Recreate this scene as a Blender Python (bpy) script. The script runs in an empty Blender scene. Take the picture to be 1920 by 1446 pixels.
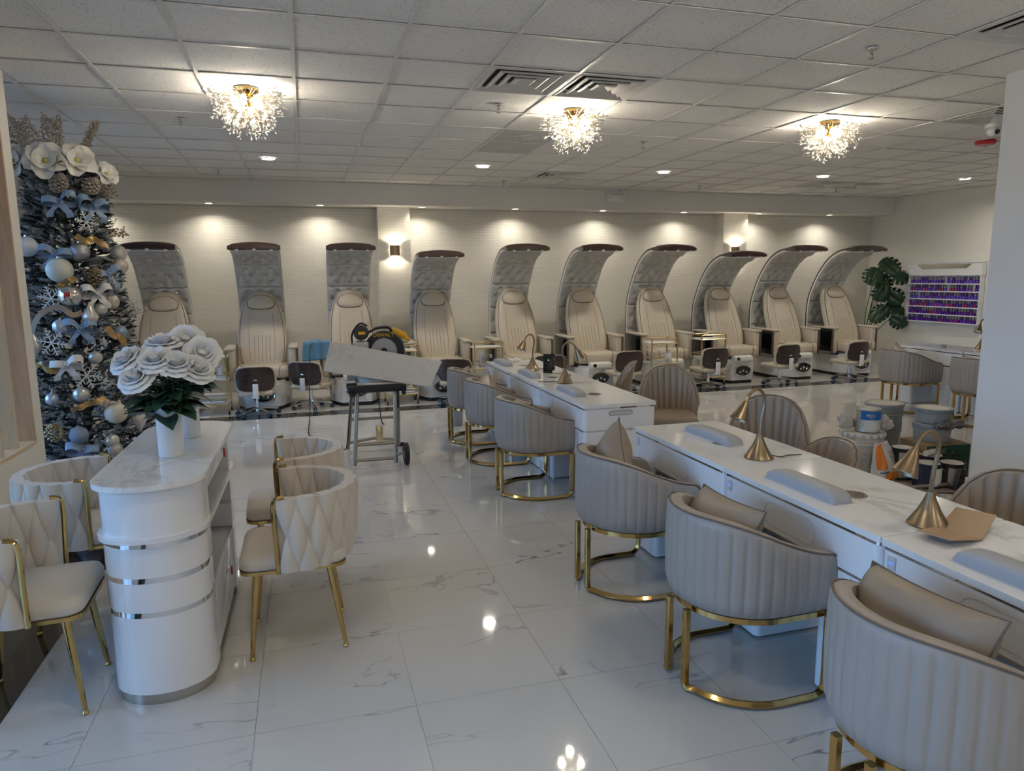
import bpy, bmesh, math, random
from mathutils import Vector, Matrix, Euler
rnd = random.Random(7)
PI = math.pi
SC = bpy.context.scene
COL = SC.collection

# ---------------------------------------------------------------- camera
CAM_H = 1.66
F_PX, YAW, PITCH, ROLL = 1312.0, 0.28533, 0.15442, 0.00873
fwd = Vector((math.sin(YAW)*math.cos(PITCH), math.cos(YAW)*math.cos(PITCH), -math.sin(PITCH)))
right = Vector((math.cos(YAW), -math.sin(YAW), 0))
down = fwd.cross(right)
r2 = right*math.cos(ROLL)+down*math.sin(ROLL)
d2 = -right*math.sin(ROLL)+down*math.cos(ROLL)
cd = bpy.data.cameras.new('camera'); cam = bpy.data.objects.new('camera', cd); COL.objects.link(cam)
cd.sensor_fit = 'HORIZONTAL'; cd.sensor_width = 36.0; cd.lens = F_PX*36/1920
cd.clip_start = 0.05; cd.clip_end = 200
M3 = Matrix((r2, -d2, -fwd)).transposed()
cam.matrix_world = Matrix.Translation((0, 0, CAM_H)) @ M3.to_4x4()
SC.camera = cam
def px_of(p):
    q = Vector(p)-Vector((0, 0, CAM_H)); zc = q.dot(fwd)
    if zc < 0.05: return None
    return 960+F_PX*q.dot(r2)/zc, 723+F_PX*q.dot(d2)/zc, zc

# ---------------------------------------------------------------- world, exposure
w = bpy.data.worlds.new('sky'); SC.world = w; w.use_nodes = True
bg = w.node_tree.nodes['Background']
wn = w.node_tree; _tc = wn.nodes.new('ShaderNodeTexCoord'); _sp = wn.nodes.new('ShaderNodeSeparateXYZ'); _mr = wn.nodes.new('ShaderNodeMapRange'); _mx = wn.nodes.new('ShaderNodeMix'); _mx.data_type = 'RGBA'
_mr.inputs[1].default_value = -0.06; _mr.inputs[2].default_value = 0.06
_mx.inputs[6].default_value = (0.085, 0.11, 0.155, 1); _mx.inputs[7].default_value = (0.24, 0.53, 1.0, 1)      # pavement below, dusk sky above
wn.links.new(_tc.outputs['Generated'], _sp.inputs[0]); wn.links.new(_sp.outputs[2], _mr.inputs[0]); wn.links.new(_mr.outputs[0], _mx.inputs[0]); wn.links.new(_mx.outputs[2], bg.inputs[0])
bg.inputs[1].default_value = 9.6
SC.view_settings.view_transform = 'Standard'; SC.view_settings.look = 'None'
SC.view_settings.gamma = 1.0; SC.view_settings.use_curve_mapping = False
SC.view_settings.exposure = -0.36
SC.cycles.use_denoising = True
SC.cycles.use_adaptive_sampling = True; SC.cycles.adaptive_threshold = 0.2; SC.cycles.adaptive_min_samples = 16
SC.cycles.max_bounces = 5; SC.cycles.diffuse_bounces = 3; SC.cycles.glossy_bounces = 3
SC.cycles.transmission_bounces = 4; SC.cycles.transparent_max_bounces = 8
SC.cycles.sample_clamp_indirect = 6.0; SC.cycles.caustics_reflective = False; SC.cycles.caustics_refractive = False

CEIL = 2.996
DOWN_W, SOFF_W, CHAN_W, SCON_W = 18.0, 6.2, 15.0, .6     # lamp powers
WARM = (1.0, 0.88, 0.70); NEUT = (1.0, 0.925, 0.79)

def lamp(name, kind, loc, power, color, parent=None, size=0.1, rot=(0, 0, 0), spread=None, radius=0.02, angle=None, blend=0.3):
    l = bpy.data.lights.new(name, kind); l.energy = power; l.color = color
    if kind == 'AREA':
        l.shape = 'DISK'; l.size = size
        if spread: l.spread = spread
    elif kind == 'SPOT':
        l.shadow_soft_size = radius; l.spot_size = angle; l.spot_blend = blend
    else:
        l.shadow_soft_size = radius
    o = bpy.data.objects.new(name, l); COL.objects.link(o); o.location = loc; o.rotation_euler = rot
    if parent: o.parent = parent
    return o

def portal(loc, rot, sx, sy):
    l = bpy.data.lights.new('window_portal', 'AREA'); l.shape = 'RECTANGLE'; l.size = sx; l.size_y = sy
    l.cycles.is_portal = True
    o = bpy.data.objects.new('window_portal', l); COL.objects.link(o); o.location = loc; o.rotation_euler = rot
WIN_X = -3.6
WINDOWS = [(-2.2, -0.3), (0.0, 1.9), (2.2, 4.1), (4.4, 6.3), (6.6, 8.5)]     # y spans in the wall beside the tree
for a, b in WINDOWS:
    portal((WIN_X-0.06, (a+b)/2, 1.45), (0, -PI/2, 0), 2.3, b-a)

# ---------------------------------------------------------------- materials
MATS = {}
def nodes_of(name):
    m = bpy.data.materials.new(name); m.use_nodes = True
    nt = m.node_tree; return m, nt, nt.nodes['Principled BSDF']
def mat(name, col, rough=0.5, metal=0.0, spec=0.5, coat=0.0, noise=None, bump=None, emit=None, trans=0.0, ior=1.45, sheen=0.0, alpha=None):
    """noise=(scale, amount) varies the colour; bump=(scale, strength) fine relief"""
    m, nt, b = nodes_of(name)
    b.inputs['Base Color'].default_value = (*col, 1); b.inputs['Roughness'].default_value = rough
    b.inputs['Metallic'].default_value = metal; b.inputs['Specular IOR Level'].default_value = spec
    b.inputs['Coat Weight'].default_value = coat; b.inputs['Coat Roughness'].default_value = 0.05
    b.inputs['Transmission Weight'].default_value = trans; b.inputs['IOR'].default_value = ior
    b.inputs['Sheen Weight'].default_value = sheen
    if alpha is not None: b.inputs['Alpha'].default_value = alpha
    if emit: b.inputs['Emission Color'].default_value = (*emit[0], 1); b.inputs['Emission Strength'].default_value = emit[1]
    tc = nt.nodes.new('ShaderNodeTexCoord')
    if noise:
        n = nt.nodes.new('ShaderNodeTexNoise'); n.inputs['Scale'].default_value = noise[0]; n.inputs['Detail'].default_value = 4
        mx = nt.nodes.new('ShaderNodeMix'); mx.data_type = 'RGBA'
        k = noise[1]
        mx.inputs[6].default_value = (*[c*(1-k) for c in col], 1); mx.inputs[7].default_value = (*[min(1, c*(1+k)) for c in col], 1)
        nt.links.new(tc.outputs['Object'], n.inputs['Vector']); nt.links.new(n.outputs['Fac'], mx.inputs[0]); nt.links.new(mx.outputs[2], b.inputs['Base Color'])
    if bump:
        n = nt.nodes.new('ShaderNodeTexNoise'); n.inputs['Scale'].default_value = bump[0]; n.inputs['Detail'].default_value = 5
        bp = nt.nodes.new('ShaderNodeBump'); bp.inputs['Strength'].default_value = bump[1]; bp.inputs['Distance'].default_value = 0.01
        nt.links.new(tc.outputs['Object'], n.inputs['Vector']); nt.links.new(n.outputs['Fac'], bp.inputs['Height']); nt.links.new(bp.outputs['Normal'], b.inputs['Normal'])
    MATS[name] = m; return m

def marble(name, base, vein, rough, vscale=1.3, amount=0.9, width=0.012, per_object=True, bump=0.0, stretch=(1, 1, 1), cloud=0.06, detail=7):
    m, nt, b = nodes_of(name); N = nt.nodes.new; L = nt.links.new
    b.inputs['Roughness'].default_value = rough
    tc = N('ShaderNodeTexCoord'); mp = N('ShaderNodeMapping'); L(tc.outputs['Object'], mp.inputs['Vector'])
    mp.inputs['Scale'].default_value = stretch
    if per_object:
        oi = N('ShaderNodeObjectInfo'); ml = N('ShaderNodeMath'); ml.operation = 'MULTIPLY'; ml.inputs[1].default_value = 61.0
        cx = N('ShaderNodeCombineXYZ'); L(oi.outputs['Random'], ml.inputs[0]); L(ml.outputs[0], cx.inputs[0]); L(ml.outputs[0], cx.inputs[2])
        L(cx.outputs[0], mp.inputs['Location'])
    n1 = N('ShaderNodeTexNoise'); n1.inputs['Scale'].default_value = vscale; n1.inputs['Detail'].default_value = detail; n1.inputs['Roughness'].default_value = 0.62; n1.inputs['Distortion'].default_value = 0.5
    n2 = N('ShaderNodeTexNoise'); n2.inputs['Scale'].default_value = vscale*1.4; n2.inputs['Detail'].default_value = 2
    n3 = N('ShaderNodeTexNoise'); n3.inputs['Scale'].default_value = vscale*0.8; n3.inputs['Detail'].default_value = 5
    for n in (n1, n2, n3): L(mp.outputs[0], n.inputs['Vector'])
    s = N('ShaderNodeMath'); s.operation = 'SUBTRACT'; s.inputs[1].default_value = 0.5; L(n1.outputs['Fac'], s.inputs[0])
    a = N('ShaderNodeMath'); a.operation = 'ABSOLUTE'; L(s.outputs[0], a.inputs[0])
    r = N('ShaderNodeMapRange'); r.inputs[1].default_value = 0.0; r.inputs[2].default_value = width; r.inputs[3].default_value = 1.0; r.inputs[4].default_value = 0.0; L(a.outputs[0], r.inputs[0])
    k = N('ShaderNodeMapRange'); k.inputs[1].default_value = 0.5; k.inputs[2].default_value = 0.66; L(n2.outputs['Fac'], k.inputs[0])
    mu = N('ShaderNodeMath'); mu.operation = 'MULTIPLY'; L(r.outputs[0], mu.inputs[0]); L(k.outputs[0], mu.inputs[1])
    m2 = N('ShaderNodeMath'); m2.operation = 'MULTIPLY'; m2.inputs[1].default_value = amount; L(mu.outputs[0], m2.inputs[0])
    c0 = N('ShaderNodeMix'); c0.data_type = 'RGBA'; L(n3.outputs['Fac'], c0.inputs[0])
    c0.inputs[6].default_value = (*[c*(1-cloud) for c in base], 1); c0.inputs[7].default_value = (*[min(1, c*(1+cloud)) for c in base], 1)
    c1 = N('ShaderNodeMix'); c1.data_type = 'RGBA'; L(m2.outputs[0], c1.inputs[0]); L(c0.outputs[2], c1.inputs[6]); c1.inputs[7].default_value = (*vein, 1)
    L(c1.outputs[2], b.inputs['Base Color'])
    if bump:
        n = N('ShaderNodeTexNoise'); n.inputs['Scale'].default_value = 2.2; L(tc.outputs['Object'], n.inputs['Vector'])
        bp = N('ShaderNodeBump'); bp.inputs['Strength'].default_value = bump; bp.inputs['Distance'].default_value = 0.004
        L(n.outputs['Fac'], bp.inputs['Height']); L(bp.outputs['Normal'], b.inputs['Normal'])
    MATS[name] = m; return m

def wood(name, c1, c2, rough=0.45, scale=(1, 1, 1), bands=6.0, coat=0.0):
    m, nt, b = nodes_of(name); N = nt.nodes.new; L = nt.links.new
    b.inputs['Roughness'].default_value = rough; b.inputs['Coat Weight'].default_value = coat
    tc = N('ShaderNodeTexCoord'); mp = N('ShaderNodeMapping'); mp.inputs['Scale'].default_value = scale; L(tc.outputs['Object'], mp.inputs['Vector'])
    n = N('ShaderNodeTexNoise'); n.inputs['Scale'].default_value = bands; n.inputs['Detail'].default_value = 6; n.inputs['Distortion'].default_value = 1.2; L(mp.outputs[0], n.inputs['Vector'])
    r = N('ShaderNodeMapRange'); r.inputs[1].default_value = 0.35; r.inputs[2].default_value = 0.65; L(n.outputs['Fac'], r.inputs[0])
    mx = N('ShaderNodeMix'); mx.data_type = 'RGBA'; L(r.outputs[0], mx.inputs[0]); mx.inputs[6].default_value = (*c1, 1); mx.inputs[7].default_value = (*c2, 1)
    L(mx.outputs[2], b.inputs['Base Color']); MATS[name] = m; return m

def brick_wall(name, c1, mortar, bw, bh, rough=0.6, axis='XZ'):
    m, nt, b = nodes_of(name); N = nt.nodes.new; L = nt.links.new
    b.inputs['Roughness'].default_value = rough
    tc = N('ShaderNodeTexCoord'); sp = N('ShaderNodeSeparateXYZ'); cb = N('ShaderNodeCombineXYZ'); L(tc.outputs['Object'], sp.inputs[0])
    L(sp.outputs[0 if axis[0] == 'X' else 1], cb.inputs[0]); L(sp.outputs[2], cb.inputs[1])
    br = N('ShaderNodeTexBrick'); br.inputs['Scale'].default_value = 1.0; br.inputs['Brick Width'].default_value = bw; br.inputs['Row Height'].default_value = bh
    br.inputs['Mortar Size'].default_value = 0.0022; br.inputs['Mortar Smooth'].default_value = 0.3; br.inputs['Bias'].default_value = 0.0
    br.inputs['Color1'].default_value = (*c1, 1); br.inputs['Color2'].default_value = (*[c*0.95 for c in c1], 1); br.inputs['Mortar'].default_value = (*mortar, 1)
    L(cb.outputs[0], br.inputs['Vector']); L(br.outputs['Color'], b.inputs['Base Color'])
    bp = N('ShaderNodeBump'); bp.invert = True; bp.inputs['Strength'].default_value = 0.6; bp.inputs['Distance'].default_value = 0.004
    L(br.outputs['Fac'], bp.inputs['Height']); L(bp.outputs['Normal'], b.inputs['Normal']); MATS[name] = m; return m

def speckle(name, base, dark, scale, thr, rough=0.9):
    m, nt, b = nodes_of(name); N = nt.nodes.new; L = nt.links.new
    b.inputs['Roughness'].default_value = rough; b.inputs['Specular IOR Level'].default_value = 0.2
    tc = N('ShaderNodeTexCoord'); oi = N('ShaderNodeObjectInfo'); ad = N('ShaderNodeVectorMath'); ad.operation = 'ADD'
    L(tc.outputs['Object'], ad.inputs[0]); L(oi.outputs['Location'], ad.inputs[1])
    n = N('ShaderNodeTexNoise'); n.inputs['Scale'].default_value = scale; n.inputs['Detail'].default_value = 3; L(ad.outputs[0], n.inputs['Vector'])
    r = N('ShaderNodeMapRange'); r.inputs[1].default_value = thr; r.inputs[2].default_value = thr+0.04; L(n.outputs['Fac'], r.inputs[0])
    mx = N('ShaderNodeMix'); mx.data_type = 'RGBA'; L(r.outputs[0], mx.inputs[0]); mx.inputs[6].default_value = (*base, 1); mx.inputs[7].default_value = (*dark, 1)
    L(mx.outputs[2], b.inputs['Base Color']); MATS[name] = m; return m

mat('paint', (0.78, 0.76, 0.70), 0.7, noise=(3, 0.02))
mat('paint_cool', (0.74, 0.74, 0.73), 0.6, noise=(3, 0.02))
mat('soffit', (0.76, 0.74, 0.71), 0.75, noise=(2, 0.02))
brick_wall('wall_tile', (0.80, 0.77, 0.69), (0.66, 0.63, 0.56), 0.30, 0.042)
speckle('ceiling_tile', (0.84, 0.83, 0.81), (0.50, 0.48, 0.46), 75, 0.62)
mat('grid_white', (0.72, 0.71, 0.69), 0.45)
marble('floor_marble', (0.60, 0.58, 0.55), (0.16, 0.155, 0.15), 0.045, 1.15, 0.85, 0.009, bump=0.05, detail=4.5, cloud=.05, stretch=(.62, 1.5, 1))
marble('baseboard_marble', (0.62, 0.61, 0.59), (0.3, 0.29, 0.28), 0.12, 1.5, 0.6, 0.02)
marble('dark_tile', (0.022, 0.019, 0.018), (0.07, 0.06, 0.055), 0.08, 1.6, 0.7, 0.02)
mat('grout', (0.74, 0.73, 0.71), 0.8)
marble('desk_marble', (0.80, 0.79, 0.77), (0.42, 0.40, 0.38), 0.10, 1.6, 0.55, 0.03, stretch=(1.0, 0.55, 1))
marble('basin_marble', (0.72, 0.71, 0.69), (0.35, 0.34, 0.33), 0.15, 3.0, 0.6, 0.02)
mat('lacquer', (0.80, 0.80, 0.81), 0.09, coat=0.4)
mat('lacquer_soft', (0.80, 0.80, 0.79), 0.3)
mat('leather', (0.28, 0.225, 0.175), 0.42, bump=(180, 0.08), noise=(4, 0.04))
mat('leather_light', (0.335, 0.295, 0.26), 0.42, bump=(180, 0.08), noise=(4, 0.03))
mat('leather_seam', (0.14, 0.105, 0.08), 0.6)
mat('pedi_leather', (0.55, 0.475, 0.37), 0.38, bump=(150, 0.06), noise=(3, 0.03))
mat('pedi_seam', (0.10, 0.075, 0.055), 0.6)
mat('tuft_grey', (0.50, 0.485, 0.455), 0.34, bump=(120, 0.06))
mat('velvet', (0.63, 0.56, 0.47), 0.8, sheen=0.3, bump=(300, 0.05), noise=(5, 0.03))
mat('gold', (0.55, 0.37, 0.14), 0.13, 1.0)
mat('gold_pale', (0.72, 0.58, 0.33), 0.22, 1.0)
mat('brass_brushed', (0.29, 0.22, 0.14), 0.32, 1.0, bump=(90, 0.05))
mat('chrome', (0.75, 0.75, 0.76), 0.06, 1.0)
mat('steel', (0.52, 0.50, 0.47), 0.22, 1.0)
mat('steel_worn', (0.34, 0.31, 0.27), 0.42, 0.8, noise=(9, 0.12))
wood('dark_wood', (0.022, 0.010, 0.008), (0.045, 0.022, 0.017), 0.28, (1, 1, 8), 5, coat=0.3)
wood('birch', (0.62, 0.42, 0.26), (0.50, 0.31, 0.18), 0.5, (3, 3, 0.5), 4)
wood('pale_wood', (0.70, 0.54, 0.36), (0.62, 0.46, 0.29), 0.5, (4, 4, 0.5), 4)
mat('black_gloss', (0.008, 0.008, 0.008), 0.06, coat=0.5)
mat('black', (0.015, 0.015, 0.016), 0.45)
mat('rubber', (0.02, 0.02, 0.02), 0.7)
mat('caster_blue', (0.03, 0.05, 0.09), 0.3)
mat('cushion_grey', (0.36, 0.37, 0.39), 0.5, bump=(200, 0.06))
mat('white_plastic', (0.80, 0.80, 0.79), 0.3)
mat('clear_plastic', (0.85, 0.86, 0.87), 0.12, trans=0.6)
mat('ceramic', (0.80, 0.81, 0.81), 0.35)
mat('crystal', (0.98, 0.95, 0.88), 0.05, trans=0.45, ior=1.5)
mat('bulb', (1, 1, 1), 0.4, emit=((1.0, 0.88, 0.68), 16))
mat('lens', (1, 1, 1), 0.4, emit=((1.0, 0.90, 0.74), 14))
mat('sconce_glow', (1, 1, 1), 0.4, emit=((1.0, 0.82, 0.55), 25))
mat('hood_led', (0.5, 0.5, 0.48), 0.2, emit=((1, 0.95, 0.85), 0.1))
mat('power_led', (0.1, 0.2, 0.8), 0.3, emit=((0.15, 0.35, 1.0), 0.8))
mat('vent_metal', (0.62, 0.61, 0.60), 0.35, 0.3)
mat('vent_dark', (0.05, 0.05, 0.05), 0.8)
mat('panel_grey', (0.55, 0.545, 0.54), 0.6)
mat('red', (0.50, 0.03, 0.03), 0.35)
def arch_glass(name):
    m, nt, b = nodes_of(name); N = nt.nodes.new
    t = N('ShaderNodeBsdfTransparent'); g = N('ShaderNodeBsdfGlossy'); g.inputs['Roughness'].default_value = 0.02
    fr = N('ShaderNodeFresnel'); fr.inputs[0].default_value = 1.45; mx = N('ShaderNodeMixShader')
    nt.links.new(fr.outputs[0], mx.inputs[0]); nt.links.new(t.outputs[0], mx.inputs[1]); nt.links.new(g.outputs[0], mx.inputs[2])
    nt.links.new(mx.outputs[0], nt.nodes['Material Output'].inputs['Surface']); MATS[name] = m
arch_glass('window_glass')
for _n in ('bulb', 'lens', 'sconce_glow', 'hood_led', 'power_led'): MATS[_n].cycles.emission_sampling = 'NONE'      # the lamps beside them are what gets sampled

# ---------------------------------------------------------------- mesh helpers
class MB:
    def __init__(s): s.v = []; s.f = []; s.m = []; s.mi = 0
    def add(s, verts, faces, M=None):
        o = len(s.v)
        for p in verts:
            p = Vector(p); s.v.append(M @ p if M else p)
        for f in faces: s.f.append([i+o for i in f]); s.m.append(s.mi)
        return s
    def box(s, x0, x1, y0, y1, z0, z1, M=None):
        v = [(x0, y0, z0), (x1, y0, z0), (x1, y1, z0), (x0, y1, z0), (x0, y0, z1), (x1, y0, z1), (x1, y1, z1), (x0, y1, z1)]
        return s.add(v, [(0, 3, 2, 1), (4, 5, 6, 7), (0, 1, 5, 4), (1, 2, 6, 5), (2, 3, 7, 6), (3, 0, 4, 7)], M)
    def rbox(s, x0, x1, y0, y1, z0, z1, r=0.01, seg=2, M=None):
        bm = bmesh.new(); bmesh.ops.create_cube(bm, size=1.0)
        for q in bm.verts:
            q.co = Vector((x0+(q.co.x+.5)*(x1-x0), y0+(q.co.y+.5)*(y1-y0), z0+(q.co.z+.5)*(z1-z0)))
        r = min(r, 0.49*min(x1-x0, y1-y0, z1-z0))
        bmesh.ops.bevel(bm, geom=bm.edges[:], offset=r, segments=seg, profile=0.5, affect='EDGES')
        bm.verts.index_update()
        s.add([q.co.copy() for q in bm.verts], [[q.index for q in f.verts] for f in bm.faces], M); bm.free(); return s
    def ring_surf(s, rings, close_u=True, cap0=False, cap1=False, M=None):
        """rings: list of lists of points with equal length"""
        n = len(rings[0]); v = [p for r in rings for p in r]; f = []
        for i in range(len(rings)-1):
            for j in range(n if close_u else n-1):
                a = i*n+j; b = i*n+(j+1) % n
                f.append((a, b, b+n, a+n))
        if cap0: f.append(tuple(range(n))[::-1])
        if cap1: f.append(tuple(range((len(rings)-1)*n, len(rings)*n)))
        return s.add(v, f, M)
    def lathe(s, prof, n=24, c=(0, 0, 0), M=None, caps=True):
        rings = [[(c[0]+r*math.cos(2*PI*k/n), c[1]+r*math.sin(2*PI*k/n), c[2]+z) for k in range(n)] for r, z in prof]
        return s.ring_surf(rings, True, caps and prof[0][0] > 1e-5, caps and prof[-1][0] > 1e-5, M)
    def cyl(s, p0, p1, r0, r1=None, n=14, M=None):
        return s.tube([p0, p1], [r0, r0 if r1 is None else r1], n, M=M)
    def tube(s, pts, r, n=10, closed=False, prof=None, up=None, M=None, caps=True):
        pts = [Vector(p) for p in pts]; N = len(pts)
        rr = r if isinstance(r, (list, tuple)) else [r]*N
        tg = []
        for i in range(N):
            if closed: t = pts[(i+1) % N]-pts[i-1]
            else: t = pts[min(i+1, N-1)]-pts[max(i-1, 0)]
            tg.append(t.normalized() if t.length > 1e-9 else Vector((0, 0, 1)))
        u = Vector(up) if up else (Vector((0, 0, 1)) if abs(tg[0].z) < 0.9 else Vector((1, 0, 0)))
        rings = []
        for i in range(N):
            t = tg[i]
            u = u-t*u.dot(t)
            if u.length < 1e-6: u = t.orthogonal()
            u.normalize(); b = t.cross(u)
            if prof: ring = [pts[i]+b*a*rr[i]+u*c*rr[i] for a, c in prof]
            else: ring = [pts[i]+(b*math.cos(2*PI*k/n)+u*math.sin(2*PI*k/n))*rr[i] for k in range(n)]
            rings.append(ring)
        if closed: rings.append(rings[0])
        return s.ring_surf(rings, True, caps and not closed, caps and not closed, M)
    def sphere(s, c, r, n=16, m=10, sc=(1, 1, 1), M=None):
        c = Vector(c); rings = []
        for i in range(m+1):
            t = PI*i/m; rr = max(math.sin(t), 1e-4)
            rings.append([c+Vector((r*sc[0]*rr*math.cos(2*PI*k/n), r*sc[1]*rr*math.sin(2*PI*k/n), -r*sc[2]*math.cos(t))) for k in range(n)])
        return s.ring_surf(rings, M=M)
    def prism(s, poly, z0, z1, M=None):
        n = len(poly); v = [(x, y, z0) for x, y in poly]+[(x, y, z1) for x, y in poly]
        f = [tuple(range(n))[::-1], tuple(range(n, 2*n))]+[(i, (i+1) % n, n+(i+1) % n, n+i) for i in range(n)]
        return s.add(v, f, M)
    def grid(s, P, M=None):
        n = len(P[0]); v = [p for r in P for p in r]
        return s.add(v, [(i*n+j, i*n+j+1, (i+1)*n+j+1, (i+1)*n+j) for i in range(len(P)-1) for j in range(n-1)], M)
    def mesh(s, name, mats, angle=35, smooth=True):
        me = bpy.data.meshes.new(name); me.from_pydata([tuple(p) for p in s.v], [], s.f)
        for m in (mats if isinstance(mats, (list, tuple)) else [mats]): me.materials.append(MATS[m])
        me.validate()
        if isinstance(mats, (list, tuple)) and len(mats) > 1 and len(me.polygons) == len(s.m): me.polygons.foreach_set('material_index', s.m)
        if smooth:
            me.shade_smooth(); me.set_sharp_from_angle(angle=math.radians(angle))
        bm = bmesh.new(); bm.from_mesh(me); bmesh.ops.recalc_face_normals(bm, faces=bm.faces[:]); bm.to_mesh(me); bm.free()
        me.update(); return me
    def build(s, name, mats, parent=None, angle=35, smooth=True):
        o = bpy.data.objects.new(name, s.mesh(name, mats, angle, smooth)); COL.objects.link(o)
        if parent: o.parent = parent
        return o

def tag(o, label=None, cat=None, group=None, kind=None):
    if label: o['label'] = label
    if cat: o['category'] = cat
    if group: o['group'] = group
    if kind: o['kind'] = kind
    return o
def thing(name, label, cat, loc=(0, 0, 0), rz=0.0, group=None):
    o = bpy.data.objects.new(name, None); COL.objects.link(o); o.empty_display_size = 0.1
    o.location = loc; o.rotation_euler = (0, 0, rz); return tag(o, label, cat, group)
def copy_tree(src, parent=None):
    c = src.copy(); COL.objects.link(c)
    if parent: c.parent = parent
    for ch in src.children: copy_tree(ch, c)
    return c
def dup(src, loc, rz=0.0, label=None, scale=None):
    c = copy_tree(src); c.location = loc; c.rotation_euler = (0, 0, rz)
    if label: c['label'] = label
    if scale: c.scale = scale
    return c
def struct(o): o['kind'] = 'structure'; return o
def T(x=0, y=0, z=0, rx=0, ry=0, rz=0, s=1.0):
    return Matrix.Translation((x, y, z)) @ Euler((rx, ry, rz)).to_matrix().to_4x4() @ Matrix.Diagonal((s, s, s, 1))
def spline(pts, n=8):
    """Catmull-Rom through 3d points"""
    P = [Vector(p) for p in pts]; out = []
    for i in range(len(P)-1):
        p0 = P[max(i-1, 0)]; p1 = P[i]; p2 = P[i+1]; p3 = P[min(i+2, len(P)-1)]
        for k in range(n):
            t = k/n
            out.append(0.5*((2*p1)+(p2-p0)*t+(2*p0-5*p1+4*p2-p3)*t*t+(3*p1-p0-3*p2+p3)*t**3))
    out.append(P[-1]); return out
def arc(cx, cy, r, a0, a1, n=8):
    return [(cx+r*math.cos(math.radians(a0+(a1-a0)*k/n)), cy+r*math.sin(math.radians(a0+(a1-a0)*k/n))) for k in range(n+1)]
def rrect(x0, x1, y0, y1, r, n=5):
    return arc(x1-r, y0+r, r, -90, 0, n)+arc(x1-r, y1-r, r, 0, 90, n)+arc(x0+r, y1-r, r, 90, 180, n)+arc(x0+r, y0+r, r, 180, 270, n)
RECT = [(-1, -.5), (1, -.5), (1, .5), (-1, .5)]
def text_mesh(body, size, name, m, parent, M, extrude=0.001):
    cu = bpy.data.curves.new('lettering', 'FONT'); cu.body = body; cu.size = size; cu.extrude = extrude; cu.align_x = 'CENTER'; cu.align_y = 'CENTER'
    tmp = bpy.data.objects.new('lettering', cu); COL.objects.link(tmp)
    dg = bpy.context.evaluated_depsgraph_get(); me = bpy.data.meshes.new_from_object(tmp.evaluated_get(dg))
    bpy.data.objects.remove(tmp); me.materials.clear(); me.materials.append(MATS[m]); me.transform(M)
    o = bpy.data.objects.new(name, me); COL.objects.link(o); o.parent = parent; return o
# ================================================================ the setting
X0, X1, Y0, Y1 = WIN_X, 10.3, -2.5, 11.0
def on_screen(cx, cy, cz, half):
    pts = [px_of((cx+a*half, cy+b*half, cz)) for a in (-1, 1) for b in (-1, 1)]
    c = px_of((cx, cy, cz))
    if c is None or any(p is None for p in pts): return 0
    xs = [p[0] for p in pts]; ys = [p[1] for p in pts]
    if max(xs) < 0 or min(xs) > 1920 or max(ys) < 0 or min(ys) > 1446: return 0
    return (max(xs)-min(xs))*(max(ys)-min(ys))
def lay(cells, parent, name, rest_name, matname, top, half, thick, gap):
    """each piece in view an object; what the photo does not show stays one mesh"""
    scored = sorted(((on_screen((a+b)/2, (c+d)/2, top, half), a, b, c, d) for a, b, c, d in cells), reverse=True)
    cache = {}; rest = MB()
    for k, (s_, a, b, c, d) in enumerate(scored):
        if s_ > 0 and k < 290:
            key = (round(b-a, 3), round(d-c, 3))
            if key not in cache:
                hx, hy = key[0]/2-gap, key[1]/2-gap
                cache[key] = MB().box(-hx, hx, -hy, hy, min(0, -thick), max(0, -thick)).mesh(name, matname, smooth=False)
            o = bpy.data.objects.new(name, cache[key]); COL.objects.link(o); o.location = ((a+b)/2, (c+d)/2, top); o.parent = parent
        else:
            rest.box(a+gap, b-gap, c+gap, d-gap, top+min(0, -thick), top+max(0, -thick))
    if rest.v: tag(rest.build(rest_name, matname, parent, smooth=False), kind='stuff')
def cells_in(xa, xb, ya, yb, ox, oy, st):
    out = []
    i0 = math.floor((xa-ox)/st); j0 = math.floor((ya-oy)/st)
    for i in range(i0, i0+60):
        a, b = max(xa, ox+i*st), min(xb, ox+(i+1)*st)
        if a >= xb-1e-6: break
        if b-a < 0.02: continue
        for j in range(j0, j0+60):
            c, d = max(ya, oy+j*st), min(yb, oy+(j+1)*st)
            if c >= yb-1e-6: break
            if d-c < 0.02: continue
            out.append((a, b, c, d))
    return out
floor = struct(MB().box(X0, X1, Y0, Y1, -0.12, -0.0035).build('floor', 'grout', smooth=False))
ST = 0.598
lay(cells_in(-1.19, X1, Y0, 8.72, 0.34, 2.528, ST)+cells_in(-1.19, X1, 9.01, Y1, 0.34, 9.01, ST)+cells_in(X0, -1.48, Y0, Y1, -1.48, 2.528, ST),
    floor, 'floor_tile', 'tile_remainder', 'floor_marble', 0.0, ST/2, 0.003, 0.0012)
for k, (a, b, c, d) in enumerate(cells_in(-1.48, -1.19, Y0, 9.01, -1.48, 2.83, ST)+cells_in(-1.19, X1, 8.72, 9.01, 0.34, 8.72, ST)):
    o = MB().box(-(b-a)/2+.001, (b-a)/2-.001, -(d-c)/2+.001, (d-c)/2-.001, -0.003, 0).build('border_tile', 'dark_tile', floor, smooth=False); o.location = ((a+b)/2, (c+d)/2, 0)

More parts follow.
